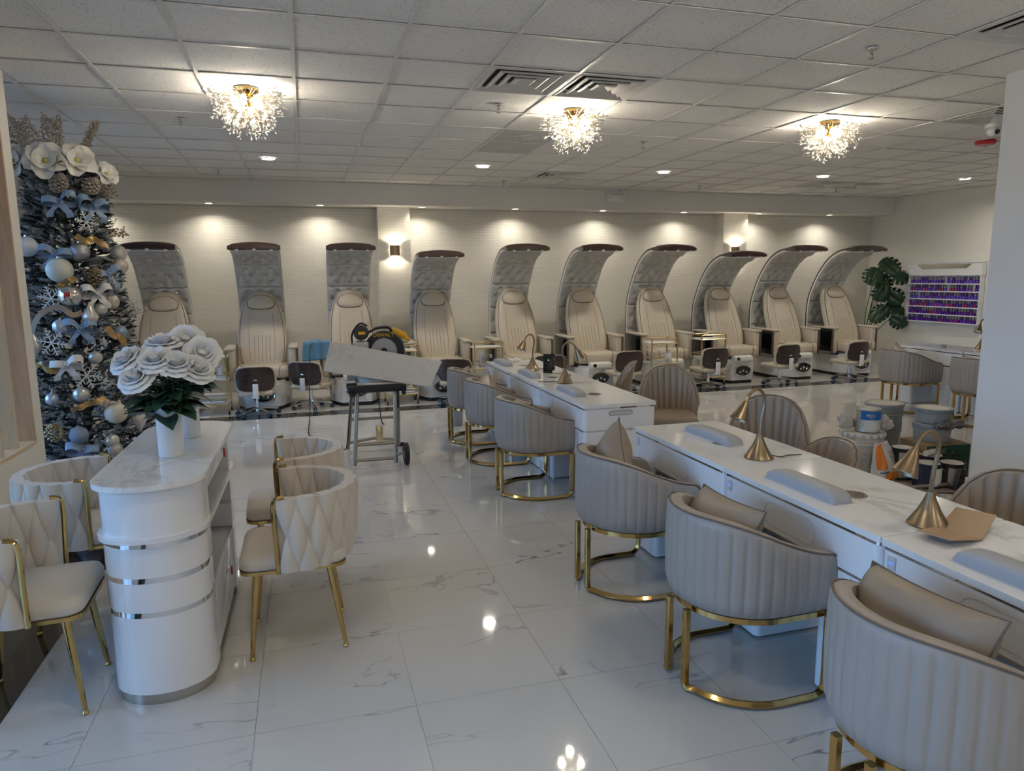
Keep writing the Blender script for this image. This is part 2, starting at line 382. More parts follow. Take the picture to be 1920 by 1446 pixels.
# suspended ceiling
ceiling = struct(MB().box(X0, X1, Y0, Y1, CEIL+0.05, CEIL+0.15).build('ceiling', 'soffit', smooth=False))
CG, CX, CY = 0.6096, 0.6173, 3.9858
def cell(i, j): return (CX+i*CG, CX+(i+1)*CG, CY+j*CG, CY+(j+1)*CG)
SPECIAL = {(1, 1): 'vent', (2, 1): 'vent', (2, 4): 'panel', (2, 5): 'panel', (4, 8): 'vent', (11, 8): 'vent', (12, 8): 'vent', (8, 1): 'vent', (5, -2): 'vent'}
cl = [c for c in cells_in(X0, X1, Y0, 10.5, CX, CY, CG)]
spec = [cell(*k) for k in SPECIAL]
cl = [c for c in cl if not any(abs(c[0]-q[0]) < .01 and abs(c[2]-q[2]) < .01 for q in spec)]
lay(cl, ceiling, 'ceiling_tile', 'tile_remainder', 'ceiling_tile', CEIL+0.007, CG/2, -0.015, 0.007)
for i in range(-8, 17):
    x = CX+i*CG
    if X0 < x < X1: MB().box(x-.012, x+.012, Y0, 10.5, CEIL-0.002, CEIL+0.003).build('grid_runner', 'grid_white', ceiling, smooth=False)
for j in range(-11, 11):
    y = CY+j*CG
    if Y0 < y < 10.5: MB().box(X0, X1, y-.010, y+.010, CEIL-0.0015, CEIL+0.0025).build('grid_tee', 'grid_white', ceiling, smooth=False)

# walls
wall_back = struct(MB().box(X0, X1+.1, Y1, Y1+.12, 0, CEIL+.1).build('wall_back', 'wall_tile', smooth=False))
wall_right = struct(MB().box(X1, X1+.12, Y0, Y1, 0, CEIL+.1).build('wall_right', 'paint', smooth=False))
wall_front = struct(MB().box(X0, X1, Y0-.12, Y0, 0, CEIL+.1).build('wall_front', 'paint', smooth=False))
wl = MB()
ys = [Y0]+[v for p in WINDOWS for v in p]+[Y1]
for k in range(0, len(ys), 2): wl.box(X0-.12, X0, ys[k], ys[k+1], 0, CEIL+.1)
for a, b in WINDOWS: wl.box(X0-.12, X0, a, b, 0, .3).box(X0-.12, X0, a, b, 2.6, CEIL+.1)
wall_left = struct(wl.build('wall_left', 'paint', smooth=False))
for k, (a, b) in enumerate(WINDOWS):
    fr = MB()
    for y in (a, (a+b)/2-.02, b-.04): fr.box(X0-.09, X0-.03, y, y+.04, .3, 2.6)
    for z in (.3, 1.9, 2.56): fr.box(X0-.09, X0-.03, a, b, z, z+.04)
    wo = struct(fr.build('window_%d' % (k+1), 'grid_white', smooth=False))
    MB().box(X0-.062, X0-.058, a+.04, b-.04, .34, 2.56).build('pane', 'window_glass', wo, smooth=False)
soffit = struct(MB().box(X0, X1, 10.5, Y1, 2.70, CEIL+.05).build('soffit_wall', 'soffit', smooth=False))
for k, (a, b) in enumerate(((1.10, 1.58), (6.97, 7.44))):
    struct(MB().box(a, b, 10.76, Y1, 0, 2.70).build('pillar_%d' % (k+1), 'wall_tile', smooth=False))
bb = MB()
for a, b in ((X0, 1.10), (1.58, 6.97), (7.44, X1)): bb.box(a, b, Y1-.015, Y1, 0, .32)
struct(bb.build('baseboard_back', 'baseboard_marble', smooth=False))
struct(MB().box(X1-.015, X1, Y0, Y1-.02, 0, .32).build('baseboard_right', 'baseboard_marble', smooth=False))
# free-standing column
colm = struct(MB().box(4.70, 5.30, 3.40, 3.90, 0, CEIL+.04).build('column', 'paint_cool', smooth=False))
MB().box(4.685, 5.315, 3.385, 3.915, 0, .145).build('baseboard', 'baseboard_marble', colm, smooth=False)
# slatted partition beside the tree
part = MB()
PXa, PXb = -1.96, -1.80
part.box(PXa, PXb, 3.0, 5.52, 0, .57).box(PXa, PXb, 3.0, 5.52, 2.62, CEIL+.04).box(PXa, PXb, 3.0, 3.15, .57, 2.62).box(PXa, PXb, 5.37, 5.52, .57, 2.62)
partition = struct(part.build('wall_partition', 'paint', smooth=False))
lin = [(3.15, 5.37, .57, .59, 'sill'), (3.15, 5.37, 2.60, 2.62, 'head')]
for a, b, c, d, n in lin: MB().box(PXa-.005, PXb+.005, a, b, c, d).build('lining_'+n, 'pale_wood', partition, smooth=False)
for a in (3.15, 5.35): MB().box(PXa-.005, PXb+.004, a, a+.02, .59, 2.60).build('lining_jamb', 'birch', partition, smooth=False)
slat_me = MB().box(-.06, .06, -.014, .014, .59, 2.60).mesh('slat', 'pale_wood', smooth=False)
for k in range(8):
    o = bpy.data.objects.new('slat', slat_me); COL.objects.link(o); o.parent = partition; o.location = (-1.88, 5.13-.24*k, 0)

# ================================================================ ceiling fixtures
def make_vent():
    t = thing('ceiling_vent', 'x', 'air vent', group='square louvred ceiling vents')
    h = CG/2-.012
    MB().box(-h, h, -h, h, .02, .03).build('backing', 'vent_dark', t, smooth=False)
    for k, s in enumerate((h, h*.74, h*.50, h*.26)):
        m = MB(); q = s-.055 if k < 3 else 0.0
        prof = [(s, .0), (s-.012, -.006), (max(q, .001), .014), (max(q, .001), .018), (s, .006)]
        rings = []
        for r, z in prof: rings.append([(-r, -r, z), (r, -r, z), (r, r, z), (-r, r, z)])
        rings.append(rings[0]); m.ring_surf(rings)
        m.build('louvre', 'vent_metal', t, smooth=False)
    return t
VL = {(1, 1): 'large square louvred vent in the ceiling farther from the chandelier beside its twin', (2, 1): 'large square louvred vent directly above the middle chandelier',
      (4, 8): 'square louvred vent between two round downlights near the soffit', (11, 8): 'square louvred vent nearer the red alarm-side wall pair, first of the pair',
      (12, 8): 'square louvred vent of the far pair, beside the end downlight', (8, 1): 'square louvred vent partly hidden by the white column', (5, -2): 'square louvred vent cut off by the top corner of the view'}
VL[(1, 1)] = 'square louvred vent beside the ceiling sprinkler, touching its twin vent'
VL[(2, 1)] = 'square louvred vent right above the middle chandelier'
VL[(11, 8)] = 'square louvred vent beside the fourth round downlight, near the soffit'
VL[(12, 8)] = 'square louvred vent of the far pair, closer to the plain end wall'
vent0 = None
for (i, j), kind in SPECIAL.items():
    a, b, c, d = cell(i, j); loc = ((a+b)/2, (c+d)/2, CEIL)
    if kind == 'vent':
        if vent0 is None: vent0 = make_vent(); vent0.location = loc; vent0['label'] = VL[(i, j)]
        else: dup(vent0, loc, 0, VL[(i, j)])
    else:
        t = thing('ceiling_panel', 'flat grey return air panel in the ceiling, %s' % ('closer to the chandelier' if j == 4 else 'closer to the soffit'), 'air vent', loc, 0, 'flat return air panels')
        h = CG/2-.013
        MB().box(-h, h, -h, h, -.001, .006).build('plate', 'panel_grey', t, smooth=False)
        MB().tube([(0, -.13, -.004), (.13, 0, -.004), (0, .13, -.004), (-.13, 0, -.004)], .006, 4, closed=True).build('diamond_ring', 'vent_metal', t, smooth=False)
        MB().prism([(0, -.07), (.07, 0), (0, .07), (-.07, 0)], -.006, -.001).build('diamond_plate', 'vent_metal', t, smooth=False)

def make_downlight(power, label, grp, r=.085, spread=160):
    t = thing('downlight', label, 'ceiling light', group=grp)
    MB().lathe([(r*.82, .0), (r*.86, -.008), (r, -.006), (r*1.02, .0)], 28, caps=False).build('trim_ring', 'white_plastic', t)
    MB().lathe([(0.0001, -.003), (r*.84, -.003)], 28).build('lens', 'lens', t)
    lamp('downlight_lamp', 'AREA', (0, 0, -.012), power, NEUT, t, size=r*1.5, spread=math.radians(spread))
    return t
DL = [(-0.31, 8.6), (2.18, 8.62), (4.61, 8.55), (7.0, 8.42), (9.22, 8.15)]
DN = ['round recessed downlight nearest the christmas tree in the tiled ceiling', 'round recessed downlight in line with the grey return panels', 'round recessed downlight past the middle chandelier, third in its row',
      'round recessed downlight beside the pair of far ceiling vents', 'round recessed downlight closest to the red fire alarm']
dl0 = make_downlight(DOWN_W, DN[0], 'downlights in the tiled ceiling')
dl0.location = (*DL[0], CEIL)
for p, n in zip(DL[1:], DN[1:]): dup(dl0, (*p, CEIL), 0, n)
# the same fixtures go on over the part of the room behind the camera
for i, x in enumerate((-.31, 2.18, 4.61, 7.0)): dup(dl0, (x, -1.2, CEIL), 0, 'round recessed downlight behind the viewer, %s' % ('by the partition', 'over the aisle', 'by the column', 'by the end wall')[i])
SO = [(-1.196, 10.68), (0.285, 10.68), (1.754, 10.68), (3.21, 10.68), (4.68, 10.68), (6.15, 10.68), (7.60, 10.68), (9.05, 10.66), (-2.65, 10.68)]
SN = ['round downlight under the soffit above the first canopy chair by the tree', 'round downlight under the soffit between the second and third canopy', 'round downlight under the soffit just past the lit pillar sconce',
      'round downlight under the soffit above the fifth canopy chair', 'round downlight under the soffit below the emergency light', 'round downlight under the soffit above the seventh canopy chair',
      'round downlight under the soffit beside the second pillar', 'round downlight under the soffit above the two end canopies', 'round downlight under the soffit hidden behind the christmas tree']
so0 = make_downlight(SOFF_W, SN[0], 'downlights under the soffit', .06, 140)
so0.location = (*SO[0], 2.70)
for p, n in zip(SO[1:], SN[1:]): dup(so0, (*p, 2.70), 0, n)

def make_sprinkler():
    t = thing('sprinkler', 'x', 'sprinkler', group='ceiling sprinkler heads')
    MB().lathe([(.0001, -.001), (.036, -.002), (.034, -.008), (.012, -.012), (.0001, -.012)], 20).build('escutcheon', 'chrome', t)
    MB().cyl((0, 0, -.01), (0, 0, -.035), .008).cyl((.011, 0, -.03), (.004, 0, -.058), .003, n=6).cyl((-.011, 0, -.03), (-.004, 0, -.058), .003, n=6).build('head', 'steel', t)
    MB().lathe([(.0001, -.058), (.018, -.058), (.018, -.061), (.0001, -.061)], 16).build('deflector', 'steel', t)
    return t
SP = [((-.92, 6.68), 'chrome sprinkler head between the first chandelier and the tree'), ((1.54, 5.56), 'chrome sprinkler head just past the twin vents'), ((3.34, 3.66), 'large chrome sprinkler head on the bare ceiling ahead of the column'),
      ((3.38, 6.72), 'chrome sprinkler head between the middle and the end chandelier'), ((5.77, 6.58), 'chrome sprinkler head beside the end chandelier'), ((-.94, 9.64), 'small sprinkler head near the soffit above the first canopies'),
      ((2.78, 9.8), 'small sprinkler head near the soffit beside the single square vent'), ((5.85, 9.72), 'small sprinkler head near the soffit past the emergency light'), ((8.1, 9.43), 'small sprinkler head below the far vent pair')]
sp0 = make_sprinkler()
for k, (p, n) in enumerate(SP):
    o = sp0 if k == 0 else dup(sp0, (0, 0, 0)); o.location = (*p, CEIL-.001); o['label'] = n

def make_chandelier(label):
    t = thing('chandelier', label, 'chandelier', group='crystal spray ceiling lights')
    MB().lathe([(.0001, 0), (.085, 0), (.085, -.022), (.0001, -.024)], 28).build('ceiling_plate', 'gold', t)
    MB().sphere((0, 0, -.075), .052, 18, 12).build('hub', 'gold', t)
    MB().cyl((0, 0, -.02), (0, 0, -.05), .02).build('neck', 'gold', t)
    stems, cr = MB(), MB(); rr = random.Random(3)
    n = 150
    for k in range(n):
        ph = k*2.399963; z = 0.30-1.28*(k+.5)/n
        s = math.sqrt(max(0, 1-z*z)); d = Vector((s*math.cos(ph), s*math.sin(ph), z)).normalized()
        L = rr.uniform(.19, .275); a = Vector((0, 0, -.075))+d*.05; b = Vector((0, 0, -.075))+d*L
        if b.z > -.012: continue
        stems.tube([a, b], .0013, 4, caps=False)
        o1 = d.orthogonal().normalized(); o2 = d.cross(o1)
        for q in range(5):
            f = rr.uniform(.55, 1.0); ang = rr.uniform(0, 6.28)
            off = (o1*math.cos(ang)+o2*math.sin(ang))
            p = a.lerp(b, f); e = p+off*.017+d*.012
            if q == 4: e = b+d*.012; off = o1
            sz = rr.uniform(.0065, .0105); ax = (e-p).normalized(); u1 = ax.orthogonal().normalized(); u2 = ax.cross(u1)
            cr.add([e+ax*sz*1.6, e-ax*sz*1.3, e+u1*sz*.7, e+u2*sz*.7, e-u1*sz*.7, e-u2*sz*.7], [(0, 2, 3), (0, 3, 4), (0, 4, 5), (0, 5, 2), (1, 3, 2), (1, 4, 3), (1, 5, 4), (1, 2, 5)])
            if q < 4: stems.tube([p, e], .0009, 3, caps=False)
    tag(stems.build('stem_spray', 'gold_pale', t), kind='stuff'); tag(cr.build('crystal_spray', 'crystal', t, smooth=False), kind='stuff')
    for k in range(6):
        a = k*PI/3+.3; p = (.085*math.cos(a), .085*math.sin(a), -.095)
        MB().sphere(p, .024, 12, 8, (1, 1, 1.6)).build('bulb', 'bulb', t)
        if k % 2 == 0: lamp('chandelier_lamp', 'POINT', (p[0]*1.25, p[1]*1.25, -.15), CHAN_W, WARM, t, radius=.018)
    return t
ch0 = make_chandelier('glowing crystal spray chandelier closest to the christmas tree')
ch0.location = (-.32, 5.55, CEIL)
dup(ch0, (2.19, 5.6, CEIL), 1.0, 'glowing crystal spray chandelier beside the twin ceiling vents, middle of three')
dup(ch0, (4.57, 5.45, CEIL), 2.0, 'glowing crystal spray chandelier nearest the white column')

for i, x in enumerate((-.32, 2.19, 4.57)): dup(ch0, (x, 1.75, CEIL), i+.5, 'crystal spray chandelier behind the viewer, %s' % ('by the partition', 'over the aisle', 'by the column')[i])
def sconce(x, label):
    t = thing('wall_sconce', label, 'wall lamp', (x, 10.76, 2.06), 0, 'up-down wall sconces')
    MB().rbox(-.05, .05, -.012, 0, -.06, .06, .004).build('back_plate', 'brass_brushed', t)
    m = MB(); n = 10
    sh = [[(.075*math.sin(math.radians(-90+180*k/n)), -.012-.075*math.cos(math.radians(-90+180*k/n)), z) for k in range(n+1)] for z in (-.075, .075)]
    m.ring_surf(sh, False); m.build('shade', 'brass_brushed', t)
    for s in (-1, 1):
        MB().rbox(-.05, .05, -.065, -.014, s*.05-.006, s*.05+.006, .003).build('diffuser', 'sconce_glow', t)
        lamp('sconce_lamp', 'SPOT', (0, -.07, s*.066), SCON_W*14, WARM, t, rot=(0 if s < 0 else PI, 0, 0), radius=.02, angle=math.radians(134), blend=.04)
    return t
sconce(1.34, 'brass up-and-down wall sconce on the pillar between canopy chairs three and four')
sconce(7.2, 'brass up-and-down wall sconce on the pillar behind the lower end canopy')

# emergency light on the soffit, alarm on the ceiling
t = thing('emergency_light', 'white twin-head emergency light fixed to the soffit', 'emergency light', (4.80, 10.5, 2.86))
MB().rbox(-.15, .15, -.06, 0, -.055, .055, .012).build('housing', 'white_plastic', t)
for s in (-1, 1):
    MB().lathe([(.0001, .02), (.03, .02), (.042, -.02), (.042, -.028), (.0001, -.028)], 18, M=T(s*.13, -.08, .045, rx=PI/2-.3, rz=s*.3)).build('lamp_head', 'white_plastic', t)
t = thing('fire_alarm', 'red and white round fire strobe on the ceiling beside the column', 'fire alarm', (6.79, 5.80, CEIL))
MB().lathe([(.0001, 0), (.09, 0), (.10, -.015), (.085, -.04), (.0001, -.042)], 26).build('base', 'red', t)
MB().lathe([(.0001, -.042), (.03, -.042), (.028, -.06), (.0001, -.064)], 16).build('strobe_lens', 'clear_plastic', t)
t = thing('ceiling_camera', 'white dome camera on the ceiling above the red alarm', 'camera', (6.10, 5.15, CEIL))
MB().lathe([(.0001, 0), (.065, 0), (.065, -.03), (.06, -.035), (.0001, -.036)], 24).build('mount', 'white_plastic', t)
MB().sphere((0, 0, -.06), .05, 18, 12).build('camera_head', 'white_plastic', t)
MB().cyl((0, -.035, -.07), (0, -.055, -.078), .022).build('lens', 'black_gloss', t)
# ================================================================ barrel armchairs with gold frames
def u_plan(off, xf=0.24, R=0.30, n=30, ns=8):
    """U-shaped plan, open to +x, offset outwards; returns (x, y, nx, ny)"""
    pts = []
    for k in range(ns): pts.append((xf*(1-k/ns), -(R+off), 0, -1))
    for k in range(n+1):
        a = math.radians(-90-180*k/n); pts.append(((R+off)*math.cos(a)*1.03, (R+off)*math.sin(a), math.cos(a), math.sin(a)))
    for k in range(1, ns+1): pts.append((xf*k/ns, (R+off), 0, 1))
    return pts
def make_barrel_chair():
    t = thing('barrel_chair', 'x', 'armchair', group='beige channel-tufted barrel chairs')
    xf, R = .24, .30; nch = 28; per = 8
    base = u_plan(0, xf, R, 90, 24)
    # resample by arclength
    P = [Vector((p[0], p[1], 0)) for p in base]; Ls = [0]
    for i in range(1, len(P)): Ls.append(Ls[-1]+(P[i]-P[i-1]).length)
    tot = Ls[-1]; N = nch*per; rows = []; tops = []
    j = 0
    for k in range(N+1):
        s = tot*k/N
        while j < len(Ls)-2 and Ls[j+1] < s: j += 1
        f = (s-Ls[j])/max(1e-9, Ls[j+1]-Ls[j]); p = P[j].lerp(P[j+1], f)
        nv = Vector((base[j][2], base[j][3], 0)).lerp(Vector((base[j+1][2], base[j+1][3], 0)), f).normalized()
        g = -0.006*(abs(math.cos(PI*k/per))**9)
        u = min(1, max(0, (xf-p.x)/(xf+R)))
        zt = .600+.148*(u*u*(3-2*u))
        e = min(s, tot-s)
        if e < .045: zt -= .045-math.sqrt(max(0, .045**2-(.045-e)**2))
        z0 = .355
        sec = [(-.045, z0), (-.014+g*.5, z0+.018), (0+g, z0+.07), (.004+g, (z0+zt)/2), (0+g, zt-.05), (-.002+g*.3, zt-.02), (-.010, zt-.005), (-.024, zt), (-.048, zt), (-.062, zt-.006), (-.068, zt-.03), (-.07, z0+.10), (-.07, z0+.01)]
        rows.append([(p.x+nv.x*o, p.y+nv.y*o, z) for o, z in sec]); tops.append((p.x-nv.x*.008, p.y-nv.y*.008, zt-.003))
    MB().ring_surf(rows, True, True, True).build('shell', 'leather_light', t, angle=50)
    MB().tube(tops, .0035, 6).build('piping', 'leather_seam', t)
    sp_ = [(p[0], p[1]) for p in u_plan(-.085, xf-.005, R, 24, 4)]
    MB().ring_surf([[(x*k, y*k, z) for x, y in sp_] for k, z in ((.97, .367), (1, .38), (1, .45), (.97, .468), (.88, .478), (.5, .482))], True, True, True).build('seat', 'leather', t, angle=60)
    MB().prism([(p[0], p[1]) for p in u_plan(-.05, xf-.02, R, 24, 4)], .350, .366).build('seat_base', 'black', t)
    ring = [(p[0], p[1], .346) for p in u_plan(-.04, xf-.01, R, 30, 4)]
    MB().tube(ring, .011, prof=[(-.6, -1), (.6, -1), (.6, 1), (-.6, 1)], up=(0, 0, 1)).build('base_band', 'gold', t, angle=30)
    for s in (-1, 1):
        rr = .285
        a0 = math.asin(.065/rr); path = [(-rr*1.02, s*.065, .345), (-rr*1.02, s*.065, .20), (-rr*1.02, s*.065, .045), (-rr*1.015, s*.068, .022), (-rr*1.0, s*.082, .0145)]
        for k in range(1, 23):
            a = a0+.08+(PI/2-a0-.08)*k/22; path.append((-rr*math.cos(a), s*rr*math.sin(a), .0140))
        path += [(.07, s*rr, .014), (.135, s*rr, .014)]+[(.145+.055*math.sin(b_), s*rr, .069-.055*math.cos(b_)) for b_ in [PI/2*q/7 for q in range(1, 8)]]+[(.20, s*rr, .2), (.20, s*rr, .345)]
        MB().tube(path, .0135, prof=[(-.7, -1), (.7, -1), (1, -.7), (1, .7), (.7, 1), (-.7, 1), (-1, .7), (-1, -.7)], up=(0, 1, 0)).build('leg_frame', 'gold', t, angle=40)
    return t
bc0 = make_barrel_chair()
BC = [((1.655, 6.90, 0), 0.02, 'beige barrel chair beside the grey waste bin, farthest along the farther desk row'), ((1.655, 6.08, 0), 0.0, 'beige barrel chair in the middle of the three at the farther desk row'),
      ((1.665, 5.06, 0), 0.02, 'beige barrel chair at the near end of the farther desk row'), ((1.655, 3.34, 0), 0.03, 'barrel chair at the desk end with the upright pillow, first of the closer row'),
      ((1.685, 2.385, 0), 0.02, 'barrel chair in the middle of the closer desk row, its pillow leaning sideways'), ((1.70, 1.44, 0), 0.0, 'barrel chair cut off by the bottom corner of the view'),
      ((7.02, 6.78, 0), 0.05, 'beige barrel chair beside the paint pails, at the desk under the polish rack'), ((7.10, 5.85, 0), 0.0, 'beige barrel chair half hidden by the white column')]
for k, (p, r, n) in enumerate(BC):
    o = bc0 if k == 0 else dup(bc0, p, r); o.location = p; o.rotation_euler = (0, 0, r); o['label'] = n

# pillows
def make_pillow(w=.40, h=.27, d=.065, seed=1):
    rr = random.Random(seed); n, m = 20, 14; front, back = [], []
    ph = [rr.uniform(0, 6) for _ in range(4)]
    for i in range(m+1):
        a, b = [], []; v = -1+2*i/m
        for j in range(n+1):
            u = -1+2*j/n
            sx = 1-.07*(1-abs(v)**2)*(abs(u)**3); sy = 1-.09*(1-abs(u)**2)*(abs(v)**3)
            th = d*((1-abs(u)**2.6)*(1-abs(v)**2.6))**.55
            th *= 1+.10*math.sin(4*u+ph[0]+2*v)+.08*math.sin(5*v+ph[1])
            a.append((u*w/2*sx, th, v*h/2*sy)); b.append((u*w/2*sx, -th, v*h/2*sy))
        front.append(a); back.append(b)
    edge = [front[0][j] for j in range(n+1)]+[front[i][n] for i in range(1, m+1)]+[front[m][j] for j in range(n-1, -1, -1)]+[front[i][0] for i in range(m-1, 0, -1)]
    return MB().grid(front).grid(back), MB().tube(edge, .0035, 5, closed=True)
PL = [((1.535, 6.92, .60), (0.25, 0, 1.35), 'beige pillow in the barrel chair by the grey bin'), ((1.535, 6.10, .60), (0.3, .25, 1.45), 'beige pillow in the middle chair of the farther row'),
      ((1.54, 5.06, .585), (.35, -.1, 1.5), 'beige pillow lying low in the end chair of the farther row'), ((1.56, 3.40, .645), (.32, .48, 1.40), 'beige pillow standing on one corner in a barrel chair'),
      ((1.585, 2.40, .62), (.42, -.06, 1.5), 'beige pillow tilted sideways in the middle chair of the closer row'), ((1.605, 1.46, .625), (.45, -.07, 1.5), 'large beige pillow in the chair at the bottom corner'),
      ((6.92, 6.80, .62), (.25, .3, 1.4), 'beige pillow in the chair beside the paint pails'), ((6.99, 5.85, .60), (.3, 0, 1.5), 'beige pillow in the chair half hidden by the column')]
for k, (p, r, n) in enumerate(PL):
    body, seam = make_pillow(.42 if k < 3 or k > 5 else .47, .30 if k != 5 else .33, .095, k)
    o = body.build('pillow', 'leather'); o.location = p; o.rotation_euler = Euler((r[0], r[1], r[2]), 'XYZ')
    # lean axis: local y faces the sitter
    o.rotation_euler = (Matrix.Rotation(r[2]-PI, 3, 'Z') @ Matrix.Rotation(-r[0], 3, 'X') @ Matrix.Rotation(r[1], 3, 'Y')).to_euler()
    tag(o, n, 'pillow', 'pillows in the barrel chairs'); seam.build('piping', 'leather_seam', o)

# ================================================================ manicure desks
DL_ = .97
def make_desk(L=DL_):
    t = thing('manicure_desk', 'x', 'desk', group='white manicure desks'); h = L/2
    MB().prism(rrect(-.29, .29, -h+.001, h-.001, .012, 3), .716, .74).build('worktop', 'desk_marble', t)
    MB().prism(rrect(-.284, .284, -h+.003, h-.003, .02, 4), .704, .716).build('chrome_trim', 'chrome', t)
    MB().prism(rrect(-.288, .288, -h+.0025, h-.0025, .035, 6), .552, .704).build('drawer_body', 'lacquer', t)
    MB().prism(rrect(-.280, .280, -h+.006, h-.006, .035, 6), .538, .552).build('chrome_band', 'chrome', t)
    for s in (-1, 1):
        a, b = (h-.30, h-.004) if s > 0 else (-h+.004, -h+.30)
        MB().prism(rrect(-.285, .27, a, b, .03, 5), .012, .538).build('pedestal', 'lacquer', t)
        MB().prism(rrect(-.275, .26, a+.01, b-.01, .03, 5), .0, .012).build('plinth', 'steel', t)
        MB().box(-.288, -.284, (a+b)/2+s*.03-.0015, (a+b)/2+s*.03+.0015, .03, .53).build('door_gap', 'steel', t)
        MB().rbox(-.292, -.255, (a if s > 0 else b)-.012, (a if s > 0 else b)+.012, .515, .538, .003).build('bracket', 'steel', t)
    MB().box(.05, .065, -h+.30, h-.30, .10, .538).build('knee_panel', 'lacquer_soft', t)
    st = [(-.2895, y, z) for y, z in arc(.11, .628, .052, -90, 90, 10)+arc(-.11, .628, .052, 90, 270, 10)]
    MB().tube(st, .0011, 5, closed=True).build('oval_inset', 'panel_grey', t)
    pb = MB().rbox(-.294, -.287, h-.075, h-.040, .640, .690, .004).build('power_box', 'panel_grey', t)
    MB().rbox(-.2955, -.2935, h-.066, h-.049, .662, .672, .001).build('power_light', 'power_led', pb)
    g = MB().lathe([(.0001, .7425), (.052, .7425), (.056, .7405), (.056, .739)], 32, c=(-.02, -.06, 0)).build('vent_grille', 'steel_worn', t)
    d = MB()
    for i in range(-4, 5):
        for j in range(-4, 5):
            if i*i+j*j <= 17: d.prism(arc(-.02+i*.011, -.06+j*.011, .0034, 0, 315, 7), .7424, .7432)
    tag(d.build('vent_hole', 'vent_dark', g, smooth=False), kind='stuff')
    hd = [(x, -h+.0015, z) for x, z in arc(.075, .672, .017, -90, 90, 8)+arc(-.075, .672, .017, 90, 270, 8)]
    m = MB(); m.add(hd, [tuple(range(len(hd)))]); hh = m.build('pull_recess', 'panel_grey', t, smooth=False); MB().tube(hd, .003, 6, closed=True).build('pull_rim', 'steel', hh)
    return t
desk0 = make_desk()
DK = [((2.195, 3.40, 0), 1.0, 'white marble-topped desk at the far end of the closer row, brass lamp at one corner'), ((2.195, 2.355, 0), 1.0, 'white marble-topped desk in the middle of the closer row'),
      ((2.195, 1.37, 0), 1.0, 'white marble-topped desk holding the torn cardboard'), ((2.17, 5.09, 0), 1.04, 'white marble-topped desk at the near end of the farther row'),
      ((2.17, 6.06, 0), .92, 'white marble-topped desk in the middle of the farther row, phone stand on it'), ((2.17, 6.97, 0), .90, 'white marble-topped desk with the crumpled tissue on it'),
      ((7.68, 6.86, 0), 1.0, 'white marble-topped desk under the polish rack'), ((7.70, 5.88, 0), 1.0, 'white marble-topped desk half hidden behind the column')]
DK[0] = ((2.195, 3.3525, 0), 1.0, DK[0][2]); DK[1] = ((2.195, 2.3815, 0), 1.0, DK[1][2]); DK[2] = ((2.195, 1.4105, 0), 1.0, DK[2][2])
for k, (p, sy, n) in enumerate(DK):
    o = desk0 if k == 0 else dup(desk0, p); o.location = p; o.scale = (1, sy, 1); o['label'] = n

# hand rest cushions
def make_rest():
    m = MB(); rows = []; n = 28
    for k in range(n+1):
        y = -.215+.43*k/n; e = 1-abs(2*k/n-1)**12
        hgt = .008+.038*max(0, e)**.8*(1-.10*(2*k/n-1)**2); wd = .052*(.80+.20*max(0, e)**.5)
        rows.append([(-wd, y, 0), (-wd, y, hgt*.62), (-wd*.90, y, hgt*.90), (-wd*.6, y, hgt), (wd*.6, y, hgt), (wd*.90, y, hgt*.90), (wd, y, hgt*.62), (wd, y, 0)])
    m.ring_surf(rows, True, True, True)
    o = m.build('hand_rest', 'cushion_grey', angle=60); tag(o, 'x', 'hand rest', 'grey hand rest cushions on the desks')
    MB().box(-.053, .053, -.216, .216, -.0038, .0).build('base', 'panel_grey', o, smooth=False)
    return o
RS = [((2.19, 3.42, .7405), .05, 'grey hand rest between the two desk ends, beside a brass lamp of the closer row'), ((2.035, 2.44, .7405), .02, 'long grey hand rest beside the open vent disc in the closer row'),
      ((2.02, 1.45, .7405), .05, 'grey hand rest next to the torn cardboard'), ((1.99, 5.13, .7405), 0, 'grey hand rest at the near end of the farther row'),
      ((1.985, 6.2, .7405), 0, 'grey hand rest in the middle of the farther row'), ((1.985, 7.1, .7405), 0, 'grey hand rest beside the crumpled tissue'), ((7.56, 6.98, .7405), 0, 'grey hand rest on the desk under the polish rack')]
rs0 = make_rest()
for k, (p, r, n) in enumerate(RS):
    o = rs0 if k == 0 else dup(rs0, p, r); o.location = (p[0], p[1], .7445); o.rotation_euler = (0, 0, r); o['label'] = n
RS[0] = None

# gooseneck lamps
def make_lamp():
    t = thing('desk_lamp', 'x', 'lamp', group='brass gooseneck desk lamps')
    MB().lathe([(.0001, 0), (.070, 0), (.072, .004), (.066, .012), (.040, .055), (.022, .095), (.012, .125), (.0001, .127)], 32).build('base', 'brass_brushed', t)
    neck = spline([(0, 0, .12), (.006, 0, .20), (.02, 0, .27), (.012, 0, .325), (-.03, 0, .355), (-.075, 0, .335), (-.098, 0, .295)], 6)
    MB().tube(neck, .008, 10).build('neck', 'brass_brushed', t)
    M = Matrix.Translation((-.098, 0, .297)) @ Euler((0, math.radians(28), 0)).to_matrix().to_4x4()
    sh = MB().lathe([(.010, .005), (.014, -.005), (.046, -.098), (.044, -.098), (.012, -.008), (.0001, -.006)], 28, M=M, caps=False).build('shade', 'brass_brushed', t)
    MB().lathe([(.0001, -.086), (.034, -.086), (.034, -.089), (.0001, -.089)], 20, M=M).build('lamp_disc', 'white_plastic', sh)
    MB().tube(spline([(.06, -.02, .012), (.10, -.05, .004), (.16, -.04, .004), (.23, -.06, .004)], 6), .0028, 6).build('cord', 'black', t)
    return t
lp0 = make_lamp()
